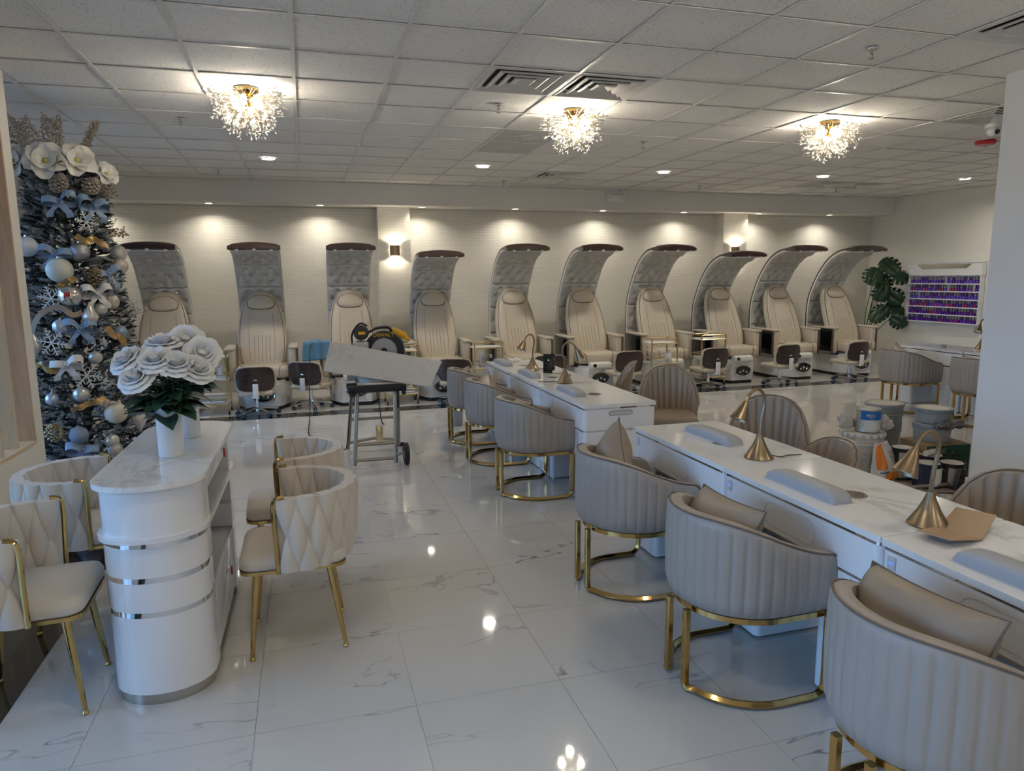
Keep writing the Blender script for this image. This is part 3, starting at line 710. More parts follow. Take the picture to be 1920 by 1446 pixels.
LP = [((2.17, 2.96, .741), .15, 'brass gooseneck lamp in front of the tufted swivel chair, closer row'), ((2.17, 1.945, .741), 0.1, 'large brass gooseneck lamp in front of the paint pails'),
      ((2.145, 6.58, .741), .35, 'brass gooseneck lamp beside the phone stand in the farther row'), ((2.14, 5.66, .741), PI-.3, 'brass gooseneck lamp bending away over the farther row'), ((7.90, 6.55, .741), .35, 'brass gooseneck lamp under the polish rack')]
for k, (p, r, n) in enumerate(LP):
    o = lp0 if k == 0 else dup(lp0, p, r); o.location = p; o.rotation_euler = (0, 0, r); o['label'] = n

# small things on the desks
t = thing('cardboard', 'torn folded piece of brown cardboard on the closest desk', 'cardboard', (2.195, 1.845, .741), .35)
for k, (pts, m) in enumerate((([(-.19, -.05), (-.02, -.085), (-.01, .06), (-.16, .07)], 'card'), ([(-.02, -.085), (.17, -.06), (.16, .07), (-.01, .06)], 'card'))):
    if k == 0: mat('card', (0.40, 0.27, 0.16), 0.8, noise=(8, .1))
    mm = MB(); a = .16 if k == 0 else .22
    zf = lambda x: (abs(x+.015)*a)
    v = [(x, y, .002+zf(x)) for x, y in pts]+[(x, y, .006+zf(x)) for x, y in pts]
    mm.add(v, [(3, 2, 1, 0), (4, 5, 6, 7), (0, 1, 5, 4), (1, 2, 6, 5), (2, 3, 7, 6), (3, 0, 4, 7)]).build('flap', m, t, smooth=False)
t = thing('phone_stand', 'black tilted tablet on a small stand on the farther desk row', 'tablet', (2.22, 6.33, .741), -.4)
MB().rbox(-.045, .045, -.035, .035, 0, .022, .006).build('base', 'black_gloss', t)
MB().rbox(-.058, .058, -.004, .004, -.08, .08, .004, M=T(.01, .01, .10, rx=-.2)).build('screen', 'black_gloss', t)
mat('tissue', (0.80, 0.79, 0.77), 0.9)
m = MB(); rr = random.Random(5); P = []
for i in range(9):
    P.append([((i-4)*.016+rr.uniform(-.006, .006), (j-4)*.016+rr.uniform(-.006, .006), .02+.03*rr.random()*(1-((i-4)**2+(j-4)**2)/40)) for j in range(9)])
o = m.grid(P).build('tissue', 'tissue', smooth=False); o.location = (2.17, 7.28, .738); tag(o, 'crumpled white tissue at the end of the farther desk row', 'tissue')
o.modifiers.new('thick', 'SOLIDIFY').thickness = .002
for (p, n) in (((2.3, 6.15, .741), 'thin dark cable lying on the middle desk of the farther row'),):
    o = MB().tube(spline([(-.1, .15, .003), (0, .05, .003), (.06, -.06, .003), (-.02, -.2, .003)], 6), .003, 6).build('cable', 'black'); o.location = p; tag(o, n, 'cable')

# ================================================================ tufted swivel chairs on the other side of the desks
def star_base(t, r=.27, z=.075, stem_top=.36, mtl='chrome'):
    MB().cyl((0, 0, .05), (0, 0, stem_top*.62), .026, .024).cyl((0, 0, stem_top*.55), (0, 0, stem_top), .014).build('stem', mtl, t)
    for k in range(5):
        a = 2*PI*k/5+.3; c, s = math.cos(a), math.sin(a)
        arm = MB().tube([(.02*c, .02*s, z+.03), (r*.6*c, r*.6*s, z+.012), (r*c, r*s, z)], [.016, .013, .010], 8).build('base_arm', mtl, t)
        cs = MB()
        for q in (-1, 1): cs.cyl((r*c-s*q*.006, r*s+c*q*.006, .026), (r*c-s*q*.022, r*s+c*q*.022, .026), .026, n=14)
        cs.cyl((r*c, r*s, .03), (r*c, r*s, z), .006, n=8)
        cs.build('caster', 'caster_blue', arm)
def make_swivel():
    t = thing('swivel_chair', 'x', 'swivel chair', group='tufted beige swivel chairs')
    star_base(t, .26, .07, .40)
    MB().rbox(-.23, .23, -.22, .24, .395, .485, .04, 3).build('seat', 'leather', t)
    m = MB(); rows = []; nu, per = 11, 8; N = nu*per
    for k in range(N+1):
        a = -1+2*k/N; ang = a*1.35
        top = .86-.30*abs(a)**2.6; g = .013*abs(math.cos(PI*k/per))**7
        x, y = .255*math.sin(ang), -.06-.20*math.cos(ang)
        nx, ny = math.sin(ang), -math.cos(ang); ring = []
        for f in range(9):
            v = f/8; z = .40+(top-.40)*v; lean = .06*v*v
            ring.append((x+nx*lean*.4, y+ny*(lean)-0*g, z))
        inn = [(p[0]-nx*(.05-g), p[1]-ny*(.05-g), p[2]-(.012 if i == 8 else 0)) for i, p in enumerate(ring)]
        rows.append(ring+inn[::-1])
    m.ring_surf(rows, True, True, True).build('back_shell', 'leather', t, angle=50)
    edge = [((r[8][0]+r[9][0])/2, (r[8][1]+r[9][1])/2, (r[8][2]+r[9][2])/2+.003) for r in rows]
    MB().tube(edge, .0035, 5).build('piping', 'leather_seam', t)
    MB().cyl((.1, -.05, .38), (.27, -.06, .365), .006, n=8).build('lever', 'black', t)
    return t
sw0 = make_swivel()
SW = [((2.70, 6.12, 0), 1.15, 'tufted beige swivel chair pushed against the farther desk row'), ((2.98, 5.33, 0), 2.72, 'tufted beige swivel chair turned to show its whole seat'),
      ((2.88, 3.86, 0), 2.45, 'tufted beige swivel chair behind the first lamp of the closer row'), ((2.75, 3.355, 0), 1.57, 'tufted swivel chair with only its rounded back top showing over the desk'),
      ((2.80, 2.18, 0), 1.9, 'tufted beige swivel chair beside the column, cut off by the picture edge')]
for k, (p, r, n) in enumerate(SW):
    o = sw0 if k == 0 else dup(sw0, p, r); o.location = p; o.rotation_euler = (0, 0, r); o['label'] = n; o.scale = (1, 1, (1, 1, .97, .80, .90)[k])

# ================================================================ low stools with dark wood backs
def make_stool():
    t = thing('pedicure_stool', 'x', 'stool', group='low dark-backed pedicure stools')
    star_base(t, .25, .065, .27)
    MB().rbox(-.20, .20, -.19, .22, .265, .325, .03, 3).build('seat', 'pedi_leather', t)
    def panel(off, w, z0, z1, th, n=14, mm=8):
        rows = []
        for k in range(n+1):
            a = -1+2*k/n; ring = []
            for f in range(mm+1):
                v = f/mm; z = z0+(z1-z0)*v
                ww = w*(1-.10*(2*v-1)**4)*(1 if abs(a) < .99 else .985)
                x = a*ww; y = -.205+.05*a*a-.03*(v-.3)+off
                zz = z-(z1-z0)*.10*abs(a)**5*(1 if v > .5 else -1)
                ring.append((x, y, zz))
            rows.append(ring+[(p[0], p[1]+th, p[2]) for p in ring[::-1]])
        return MB().ring_surf(rows, True, True, True)
    panel(0, .225, .325, .615, .014).build('back_panel', 'dark_wood', t, angle=45)
    panel(.014, .232, .30, .625, .035).build('back_pad', 'pedi_leather', t, angle=45)
    MB().rbox(-.032, .032, -.242, -.208, .255, .42, .008).rbox(-.032, .032, -.24, -.02, .245, .262, .006).build('back_bracket', 'white_plastic', t)
    MB().rbox(-.022, .022, -.218, -.206, .455, .472, .002).build('badge', 'chrome', t)
    MB().cyl((.08, 0, .255), (.22, .02, .25), .005, n=8).build('lever', 'black', t)
    return t
st0 = make_stool()
STL = [((-.62, 9.0, 0), .02, 'low dark-backed stool in front of the second canopy chair, near a gold trolley'), ((.03, 9.30, 0), -.5, 'low stool with dark wood back below the blue towel'),
       ((1.87, 8.98, 0), -.35, 'low dark-backed stool just behind the barrel chair by the bin'), ((3.15, 8.95, 0), -.2, 'low dark-backed stool behind the desk tablet'),
       ((4.30, 9.02, 0), .1, 'low dark-backed stool half hidden by a swivel chair at the farther desks'), ((5.64, 8.97, 0), .08, 'low dark-backed stool in front of the seventh canopy chair, tubs of cream behind it'),
       ((6.90, 9.0, 0), .1, 'low dark-backed stool in front of the eighth canopy chair'), ((8.20, 9.02, 0), .12, 'low dark-backed stool in front of the two end canopy chairs'),
       ((9.05, 7.8, 0), -1.4, 'dark-backed stool showing only its top behind the desk under the polish rack')]
for k, (p, r, n) in enumerate(STL):
    o = st0 if k == 0 else dup(st0, p, r); o.location = p; o.rotation_euler = (0, 0, r); o['label'] = n
# ================================================================ pedicure chairs with curved canopies
mat('stud', (.92, .92, .90), .12, .9)
def make_pedicure():
    t = thing('pedicure_chair', 'x', 'pedicure chair', group='pedicure chairs with tufted canopies')
    prof = spline([(0, .40, .34), (0, .455, .60), (0, .475, .86), (0, .468, 1.137), (0, .405, 1.36), (0, .25, 1.64), (0, .04, 1.875), (0, -.20, 2.005), (0, -.46, 2.045)], 6)
    prof = [(p.y, p.z) for p in prof]; W = .295
    nrm = []
    for i in range(len(prof)):
        a = prof[max(i-1, 0)]; b = prof[min(i+1, len(prof)-1)]; d = Vector((b[0]-a[0], b[1]-a[1])).normalized(); nrm.append(Vector((-d.y, d.x)))
    # inward (towards the sitter) is -y / -z side
    nrm = [n if n.x < 0 or (abs(n.x) < .2 and n.y < 0) else -n for n in nrm]
    nrm = [Vector((-abs(n.x), n.y)) if i < 30 else n for i, n in enumerate(nrm)]
    def strip(o0, o1, w):
        rows = []
        for (y, z), n in zip(prof, nrm):
            rows.append([(-w, y+n.x*o0, z+n.y*o0), (w, y+n.x*o0, z+n.y*o0), (w, y+n.x*o1, z+n.y*o1), (-w, y+n.x*o1, z+n.y*o1)])
        return MB().ring_surf(rows, True, True, True)
    strip(0, .034, W).build('canopy_shell', 'lacquer_soft', t, angle=40)
    strip(-.026, 0, W).build('canopy_back', 'dark_wood', t, angle=40)
    # tufted panels between seams
    tot = len(prof)-1; cuts = [0, .22, .40, .58, .76, .94]
    Ls = [0]
    for i in range(tot): Ls.append(Ls[-1]+math.hypot(prof[i+1][0]-prof[i][0], prof[i+1][1]-prof[i][1]))
    def at(f):
        s = f*Ls[-1]; i = 0
        while i < tot-1 and Ls[i+1] < s: i += 1
        k = (s-Ls[i])/(Ls[i+1]-Ls[i]); p = [prof[i][q]+(prof[i+1][q]-prof[i][q])*k for q in (0, 1)]; n = nrm[i].lerp(nrm[i+1], k).normalized(); return p, n
    for c in range(5):
        f0, f1 = cuts[c], cuts[c+1]; G = []; nu, nv = 46, 26; w = W-.006
        btn = [(x, v) for x in (-.225, -.075, .075, .225) for v in (.5,)]+[(x, v) for x in (-.15, 0, .15) for v in (.18, .82)]
        dl = (f1-f0)*Ls[-1]; studs = MB()
        for j in range(nv+1):
            v = j/nv; row = []
            p, n = at(f0+(f1-f0)*v)
            for i in range(nu+1):
                x = -w+2*w*i/nu; edge = min(i, nu-i)/nu*2*w; ev = min(v, 1-v)*dl
                hgt = .042*min(1, edge/.03)**.5*min(1, ev/.03)**.5
                for bx, bv in btn:
                    d2_ = ((x-bx)/.042)**2+((v-bv)*dl/.042)**2
                    hgt -= .030*math.exp(-d2_)
                # diagonal creases
                cr = min(abs(math.cos(PI*(x/.15+(v-.5)/.64))), abs(math.cos(PI*(x/.15-(v-.5)/.64))))
                hgt -= .008*math.exp(-(cr/.30)**2)*min(1, ev/.03)
                o = .035+max(0.0005, hgt); row.append((x, p[0]+n.x*o, p[1]+n.y*o))
            G.append(row)
        for bx, bv in btn:
            p, n = at(f0+(f1-f0)*bv); o = .052
            studs.sphere((bx, p[0]+n.x*o, p[1]+n.y*o), .010, 8, 5)
        pn = MB().grid(G).build('tufted_panel', 'tuft_grey', t, angle=60)
        tag(studs.build('crystal_stud', 'stud', pn), kind='stuff')
    # wooden lamp head at the tip
    rows = []
    for k in range(13):
        a = -1+2*k/12; x = a*.305; zc = .030*(1-a*a); e = .0 if abs(a) < .99 else .012
        rows.append([(x, -.36, 2.060+zc-e), (x, -.46, 2.080+zc-e), (x, -.575, 2.070+zc-e), (x, -.60, 2.05+zc-e), (x, -.60, 2.012+zc*.4+e), (x, -.585, 2.0+zc*.4+e), (x, -.48, 2.002+zc*.3+e), (x, -.36, 2.015+zc*.3+e)])
    hd = MB().ring_surf(rows, True, True, True).build('canopy_head', 'dark_wood', t, angle=40)
    for x in (-.2, 0, .2): MB().lathe([(.0001, 0), (.020, 0), (.022, .006), (.0001, .007)], 14, M=T(x, -.592, 2.005+.008*(x == 0), rx=PI-.5)).build('reading_light', 'hood_led', hd)
    # base and tub
    plan = [(-.33, .36), (-.33, -.22), (-.31, -.30), (-.22, -.50), (-.18, -.54), (.18, -.54), (.22, -.50), (.31, -.30), (.33, -.22), (.33, .36)]
    sc = lambda k, dy=0: [(x*k, y*k+dy) for x, y in plan]
    MB().prism(sc(.96), 0, .05).build('plinth', 'black', t, smooth=False)
    m = MB(); m.ring_surf([[(x, y, .05) for x, y in sc(1)], [(x, y, .33) for x, y in sc(1.01)], [(x, y, .345) for x, y in sc(.99)]], True, True, True)
    m.build('tub_body', 'basin_marble', t, angle=30)
    rim = [[(x*k, -.36+y*k*.62, z) for x, y in arc(0, 0, .27, 0, 345, 23)] for k, z in ((1.0, .345), (1.0, .372), (.9, .378), (.84, .36), (.6, .352), (.05, .350))]
    MB().ring_surf(rim, True).build('basin', 'ceramic', t, angle=50)
    MB().rbox(-.17, .17, -.57, -.47, .33, .43, .03, 3).build('foot_rest', 'white_plastic', t)
    cp = MB().lathe([(.0001, 0), (.10, 0), (.105, -.006), (.105, -.016), (.0001, -.016)], 26, M=T(0, -.542, .20, rx=-PI/2) @ Matrix.Diagonal((1.25, .75, 1, 1))).build('control_panel', 'black_gloss', t)
    MB().tube([(p[0]*1.28, -.556, .20+p[1]*.78) for p in arc(0, 0, .105, 0, 345, 23)], .006, 6, closed=True).build('chrome_rim', 'chrome', cp)
    for x in (-.055, 0, .055): MB().sphere((x, -.565, .20-.02*(x != 0)), .02, 12, 8).build('tap', 'chrome', cp)
    kb = MB().cyl((-.10, -.572, .385), (-.10, -.585, .385), .026).build('dial', 'black_gloss', t)
    MB().rbox(-.33, .33, -.16, .36, .345, .40, .02).build('seat_platform', 'lacquer_soft', t)
    # seat, arms
    MB().rbox(-.318, .318, -.50, -.02, .40, .565, .055, 4).build('seat', 'pedi_leather', t)
    for s in (-1, 1):
        MB().tube(spline([(s*.20, -.497, .43), (s*.205, -.503, .50), (s*.215, -.485, .550), (s*.24, -.42, .5665), (s*.275, -.30, .5665)], 6), .004, 6).build('piping', 'pedi_seam', t)
        ar = MB().rbox(min(s*.325, s*.425), max(s*.325, s*.425), -.36, .20, .37, .78, .03, 3).build('armrest', 'pedi_leather', t)
        MB().rbox(min(s*.325, s*.448), max(s*.325, s*.448), -.375, .18, .765, .80, .015, 3).build('arm_pad', 'pedi_leather', ar)
        MB().rbox(min(s*.42, s*.443), max(s*.42, s*.443), -.325, .20, .40, .765, .010, 2).build('side_tray', 'black_gloss', ar)
        MB().rbox(min(s*.424, s*.446), max(s*.424, s*.446), -.365, -.335, .39, .76, .006, 2).build('arm_edge', 'pedi_seam', ar)
    # backrest: egg outline, reclined
    Lb = 1.06
    wv = [(0, .255), (.10, .292), (.25, .308), (.42, .306), (.58, .289), (.72, .260), (.82, .226), (.90, .182), (.95, .137), (.985, .078), (1.0, .015)]
    def hw(v):
        for (a, wa), (b, wb) in zip(wv, wv[1:]):
            if v <= b: f = (v-a)/(b-a); f = f if b < .9 else f; return wa+(wb-wa)*f
        return wv[-1][1]
    tilt = Matrix.Translation((0, -.14, .53)) @ Euler((-math.radians(24), 0, 0)).to_matrix().to_4x4()
    def th(v): return .075*(min(1, (1-v)/.10)**.5)+.004
    rows = []; pp = 3.2; vs = [k/30 for k in range(28)]+[.925, .95, .97, .985, .995, 1.0]
    vs = sorted(set(vs))
    for v in vs:
        w_, q = hw(v), th(v); ring = []
        for k in range(32):
            a = 2*PI*k/32; ca, sa = math.cos(a), math.sin(a)
            ring.append((w_*math.copysign(abs(ca)**(2/pp), ca), q*math.copysign(abs(sa)**(2/pp), sa), v*Lb))
        rows.append(ring)
    br = MB().ring_surf(rows, True, True, True, tilt).build('backrest', 'pedi_leather', t, angle=50)
    yf = lambda x, v: -th(v)*max(0, 1-abs(x/hw(v))**pp)**(1/pp)
    def seam(pts, r=.0035, closed=False, off=.001):
        return MB().tube([(x, yf(x, v)-off, v*Lb) for x, v in pts], r, 5, closed=closed, M=tilt)
    for s in (-1, 1):
        seam([(s*hw(v)*.90, v) for v in [k/24 for k in range(0, 23)]], .004).build('piping', 'pedi_seam', br)
        seam([(s*hw(v)*.52, v) for v in [k/24 for k in range(1, 17)]], .0016).build('stitch_line', 'pedi_seam', br)
    for k in range(-2, 3): seam([(k*.048, v) for v in [.02+.36*q/10 for q in range(11)]], .0016).build('stitch_line', 'pedi_seam', br)
    hp = [(.172*math.copysign(abs(math.cos(a))**.8, math.cos(a)), .815+(.095 if math.sin(a) > 0 else .095)*math.copysign(abs(math.sin(a))**(.9 if math.sin(a) > 0 else .6), math.sin(a))) for a in [2*PI*k/36 for k in range(36)]]
    hp = [(x*(1-.16*max(0, (v-.815)/.095)), v) for x, v in hp]
    rows = []
    for f, o in ((1, .0), (.97, .014), (.85, .026), (.55, .036), (.05, .040)):
        rows.append([(x*f, yf(x*f, .815+(v-.815)*f)-o, (.815+(v-.815)*f)*Lb) for x, v in hp])
    hr = MB().ring_surf(rows, True, False, True, tilt).build('headrest', 'pedi_leather', t, angle=60)
    MB().tube([(x, yf(x, v)-.004, v*Lb) for x, v in hp], .0055, 6, closed=True, M=tilt).build('piping', 'pedi_seam', hr)
    return t
pc0 = make_pedicure()
PCX = [-1.74, -.56, .60, 1.755, 2.95, 4.05, 5.22, 6.42, 7.52, 8.66]
PCN = ['cream pedicure chair with canopy partly behind the white roses, next to the tree', 'cream pedicure chair with canopy, gold trolley beside and stool straight before it',
       'cream pedicure chair with canopy behind the mitre saw', 'cream pedicure chair with a shorter canopy just past the lit pillar sconce', 'cream pedicure chair with canopy behind the desk row end, fifth from the tree',
       'cream pedicure chair with canopy behind the desk lamps, sixth from the tree', 'cream pedicure chair with canopy, gold trolley at its near side, seventh from the tree',
       'cream pedicure chair with a shorter canopy in front of the second pillar', 'cream pedicure chair with canopy, second from the monstera plant', 'cream pedicure chair with canopy right beside the monstera plant']
for k, (x, n) in enumerate(zip(PCX, PCN)):
    o = pc0 if k == 0 else dup(pc0, (x, 9.8, 0)); o.location = (x, 9.8, 0); o['label'] = n
    if k in (3, 7):
        for c in o.children:
            if c.name.startswith(('canopy', 'tufted')): c.scale = (1, 1, .957)

# blue towel over an arm of the third chair
mat('towel', (0.10, 0.22, 0.33), 0.95, noise=(14, .35), bump=(120, .5), sheen=.4)
P = []
for i in range(25):
    s = -.23+.50*i/24; row = []
    for j in range(17):
        x = -.18+.36*j/16; fold = .014*math.sin(21*x+1)+.008*math.sin(43*x)
        if s < 0: row.append((x+.02*math.sin(5*s), -.405-abs(fold)*1.2-.03*abs(s), .838+s+.01*math.sin(9*x)))
        else: row.append((x, -.405+s, .838+.025*math.sin(min(1, s/.2)*PI)*abs(math.cos(7*x))+abs(fold)*.6))
    P.append(row)
o = MB().grid(P).build('towel', 'towel', angle=180); o.location = (.13, 9.815, 0); tag(o, 'blue towel draped over the armrest behind the mitre saw', 'towel')
o.modifiers.new('thick', 'SOLIDIFY').thickness = .008

# ================================================================ gold trolleys and what stands on them
def make_trolley():
    t = thing('gold_trolley', 'x', 'trolley', group='gold three-tier trolleys')
    for x in (-.20, .20):
        for y in (-.15, .15):
            MB().box(x-.008, x+.008, y-.008, y+.008, .06, .78).build('post', 'gold_pale', t, smooth=False)
            c = MB().cyl((x-.010, y, .024), (x+.010, y, .024), .024).cyl((x, y, .03), (x, y, .06), .006, n=8).build('caster', 'black', t)
    for z in (.13, .42, .70):
        sh = MB().box(-.205, .205, -.155, .155, z, z+.016).build('shelf', 'white_plastic', t, smooth=False)
        MB().tube([(-.2, -.15, z+.075), (.2, -.15, z+.075), (.2, .15, z+.075), (-.2, .15, z+.075)], .007, 4, closed=True).build('rail', 'gold_pale', sh, smooth=False)
        MB().tube([(-.2, -.157, z+.008), (.2, -.157, z+.008), (.2, .157, z+.008), (-.2, .157, z+.008)], .010, 4, closed=True).build('shelf_edge', 'gold_pale', sh, smooth=False)
    return t
tr0 = make_trolley()
TR = [((-1.16, 9.29, 0), 0, 'gold trolley with white shelves behind the vase of roses'), ((1.18, 9.29, 0), 0, 'gold trolley with white shelves behind the mitre saw'), ((2.36, 9.29, 0), 0, 'gold trolley with white shelves between the fourth and fifth canopy chairs'),
      ((4.84, 8.98, 0), 0, 'gold trolley with white shelves beside the seventh canopy chair'), ((5.83, 9.30, 0), 0, 'gold trolley with white shelves between the seventh and eighth canopy chairs')]
for k, (p, r, n) in enumerate(TR):
    o = tr0 if k == 0 else dup(tr0, p, r); o.location = p; o['label'] = n
mat('pink_liquid', (0.62, 0.30, 0.30), 0.2, trans=.2)
mat('amber', (0.5, 0.33, 0.1), 0.2, trans=.2)
def bottle(loc, h, r, body, cap, label, grp, pump=False):
    t = thing('bottle', label, 'bottle', loc, 0, grp)
    MB().lathe([(.0001, 0), (r*.95, 0), (r, .004), (r, h*.62), (r*.8, h*.70), (r*.42, h*.76), (r*.42, h*.80), (.0001, h*.80)], 16).build('body', body, t)
    m = MB().lathe([(.0001, h*.79), (r*.5, h*.79), (r*.46, h), (.0001, h)], 12)
    if pump: m.rbox(-r*1.1, r*.3, -.006, .006, h, h+.01, .003)
    m.build('cap', cap, t); return t
def tray(loc, w, d, h, label, grp='small trays on the trolleys'):
    t = MB(); a = rrect(-w/2, w/2, -d/2, d/2, .008, 3); b = rrect(-w/2*.9, w/2*.9, -d/2*.88, d/2*.88, .008, 3)
    t.ring_surf([[(x, y, 0) for x, y in b], [(x, y, h) for x, y in a], [(x*.96, y*.95, h) for x, y in a], [(x*.95, y*.93, .006) for x, y in b]], True, True, True)
    o = t.build('tray', 'white_plastic'); o.location = loc; return tag(o, label, 'tray', grp)
z1, z2 = .437, .717
tray((-1.290, 9.270, z1), .11, .2, .045, 'small square white tray on the trolley behind the roses'); tray((-1.170, 9.250, z1), .10, .2, .045, 'white tray beside the square one on the trolley behind the roses'); tray((-1.040, 9.250, z1), .14, .16, .045, 'wide white tray under the bottles behind the roses')
bottle((-1.200, 9.370, z1), .17, .028, 'clear_plastic', 'white_plastic', 'clear pump bottle on the trolley behind the roses', 'bottles on the trolleys', True)
bottle((-1.140, 9.390, z1), .11, .020, 'pink_liquid', 'white_plastic', 'small pink bottle on the trolley behind the roses', 'bottles on the trolleys')
bottle((-1.050, 9.370, z1), .18, .042, 'white_plastic', 'white_plastic', 'wide white jar on the trolley behind the roses', 'bottles on the trolleys')
bottle((-0.990, 9.340, z1), .12, .02, 'amber', 'white_plastic', 'small yellowish bottle at the edge of the trolley behind the roses', 'bottles on the trolleys')
bottle((2.280, 9.240, z1), .20, .04, 'clear_plastic', 'white_plastic', 'clear bottle on the trolley between the fourth and fifth chairs', 'bottles on the trolleys', True)
bottle((2.420, 9.260, z1), .16, .03, 'black_gloss', 'white_plastic', 'black bottle on the trolley between the fourth and fifth chairs', 'bottles on the trolleys', True)
bottle((4.720, 9.000, z1), .17, .025, 'clear_plastic', 'white_plastic', 'slim dropper bottle on the trolley beside the seventh chair', 'bottles on the trolleys')
bottle((4.960, 8.920, z1), .17, .042, 'white_plastic', 'white_plastic', 'white cream tub on the trolley beside the seventh chair', 'bottles on the trolleys')
bottle((4.990, 9.060, z1), .13, .030, 'white_plastic', 'white_plastic', 'short white pot behind the cream tub beside the seventh chair', 'bottles on the trolleys')
bottle((5.950, 9.200, z1), .17, .042, 'white_plastic', 'white_plastic', 'white cream tub on the trolley by the eighth canopy chair', 'bottles on the trolleys')
tray((4.840, 8.940, z1), .12, .12, .03, 'little white dish on the trolley beside the seventh chair'); tray((5.780, 9.200, z1), .14, .14, .03, 'little white dish on the trolley by the eighth canopy chair')
mat('towel_white', (0.74, 0.73, 0.71), 0.9, bump=(150, .3))
for (x, y, n) in ((-1.16, 9.29, 'folded white towels on the lowest shelf behind the roses'), (1.18, 9.29, 'folded white towels on the lowest shelf behind the mitre saw'), (5.83, 9.30, 'folded white towels on the lowest shelf by the eighth canopy chair')):
    for k in range(2):
        o = MB().rbox(-.16, .16, -.12, .12, 0, .031, .012, 2).build('folded_towel', 'towel_white'); o.location = (x, y, .1485+k*.032)
        tag(o, n.replace('folded white towels', ('lower' if k == 0 else 'upper')+' folded white towel'), 'towel', 'folded towels on the trolleys')
# ================================================================ reception table with rounded ends
def end_plan(hw, hy, b, n=14):
    near = [(hw*math.sin(-PI/2+PI*k/n), -(hy-b)-b*math.cos(-PI/2+PI*k/n)**.9) for k in range(n+1)]
    return near
def full_plan(hw, hy, b, n=14):
    a = end_plan(hw, hy, b, n); return a+[(-x, -y) for x, y in a]
rd = thing('reception_table', 'white lacquered reception table with marble top, rounded ends and chrome bands', 'table', (-.615, 3.43, 0), -.01)
HW, HY, BB = .19, .60, .17
MB().prism(full_plan(HW+.018, HY+.03, BB+.01), .878, .90).build('worktop', 'desk_marble', rd)
MB().prism(full_plan(HW+.014, HY+.024, BB+.01), .672, .690).build('ledge', 'lacquer', rd)
for s in (-1, 1):
    def endp(hw, hy, depth): 
        p = end_plan(hw, hy, BB)+[(hw, -(hy-depth)), (-hw, -(hy-depth))]
        return [(x, y) for x, y in p] if s < 0 else [(-x, -y) for x, y in p]
    MB().prism(endp(HW, HY, .24), .690, .878).build('upper_end', 'lacquer', rd)
    for z0, z1 in ((.045, .365), (.387, .505), (.527, .646)): MB().prism(endp(HW, HY, .24), z0, z1).build('end_panel', 'lacquer', rd)
    for z0, z1 in ((.365, .387), (.505, .527), (.646, .672)): MB().prism(endp(HW-.001, HY-.001, .239), z0, z1).build('chrome_band', 'chrome', rd)
    MB().prism(endp(HW-.006, HY-.006, .234), .0, .045).build('plinth', 'steel', rd)
iy = HY-.24
MB().box(-HW, -HW+.02, -iy, iy, .05, .878).build('back_panel', 'lacquer', rd, smooth=False)
ap = MB().rbox(HW-.02, HW-.002, -iy, iy, .795, .878, .003).build('drawer_front', 'lacquer', rd)
MB().box(-HW+.02, HW-.02, -iy, iy, .36, .375).build('shelf', 'lacquer', rd, smooth=False)
dr = MB().rbox(HW-.022, HW-.002, -iy, iy, .07, .375, .003).build('cabinet_door', 'lacquer', rd)
for par, y, z in ((ap, .16, .838), (dr, .12, .25)):
    MB().cyl((HW-.002, y, z), (HW+.006, y, z), .011).build('lock', 'chrome', par)
    MB().rbox(HW+.006, HW+.014, y-.012, y+.012, z-.035, z+.004, .003).build('key_tag', 'red', par)

# vases and white roses
def vase(x, y, label):
    t = MB().lathe([(.0001, 0), (.050, 0), (.052, .003), (.052, .243), (.050, .245), (.046, .243), (.046, .015), (.0001, .012)], 36).build('vase', 'ceramic')
    t.location = (x, y, .9005); tag(t, label, 'vase', 'white cylinder vases')
vase(-.592, 3.285, 'white cylinder vase standing closer, in front of its twin'); vase(-.575, 3.66, 'white cylinder vase standing behind the other one')
mat('petal', (0.82, 0.82, 0.82), 0.55, sheen=.2, noise=(12, .03)); mat('leaf_dark', (0.028, 0.075, 0.05), 0.45, noise=(10, .35)); mat('stem_green', (0.05, 0.11, 0.05), 0.5)
def rose_mesh(seed):
    rr = random.Random(seed); m = MB()
    for L, (n, r0, hgt, op) in enumerate(((4, .018, .060, .05), (5, .034, .064, .28), (6, .050, .062, .55), (7, .064, .056, .85), (7, .076, .044, 1.15))):
        for k in range(n):
            a = 2*PI*(k+.5*(L % 2))/n+rr.uniform(-.15, .15); w = 2.3*PI/n*.62; G = []
            for i in range(6):
                v = i/5; row = []
                for j in range(6):
                    u = -1+2*j/5; ww = w*(.55+.45*math.sin(PI*min(1, v*.62+.1)))
                    rad = .012+r0*(v**.6)+.016*op*v**3*(1+.3*math.sin(3*u+seed))
                    zz = hgt*v*(1-.18*u*u*v)-.030*op*v**3+.004*math.sin(5*u+k)*v
                    aa = a+u*ww
                    row.append((rad*math.cos(aa), rad*math.sin(aa), zz-.012*op))
                G.append(row)
            m.grid(G)
    m.sphere((0, 0, .004), .03, 12, 8, (1, 1, .6))
    return m.mesh('flower_head', 'petal', 60)
rose_me = [rose_mesh(k) for k in range(3)]
def leaf_grid(L, W, curl=.3, n=7):
    G = []
    for i in range(n+1):
        v = i/n; w = W*math.sin(PI*v**.8)*(1 if v < 1 else 0)+.0008
        G.append([(u*w, v*L, curl*L*(v*v)*-.5+abs(u)*w*.35) for u in (-1, -.5, 0, .5, 1)])
    return G
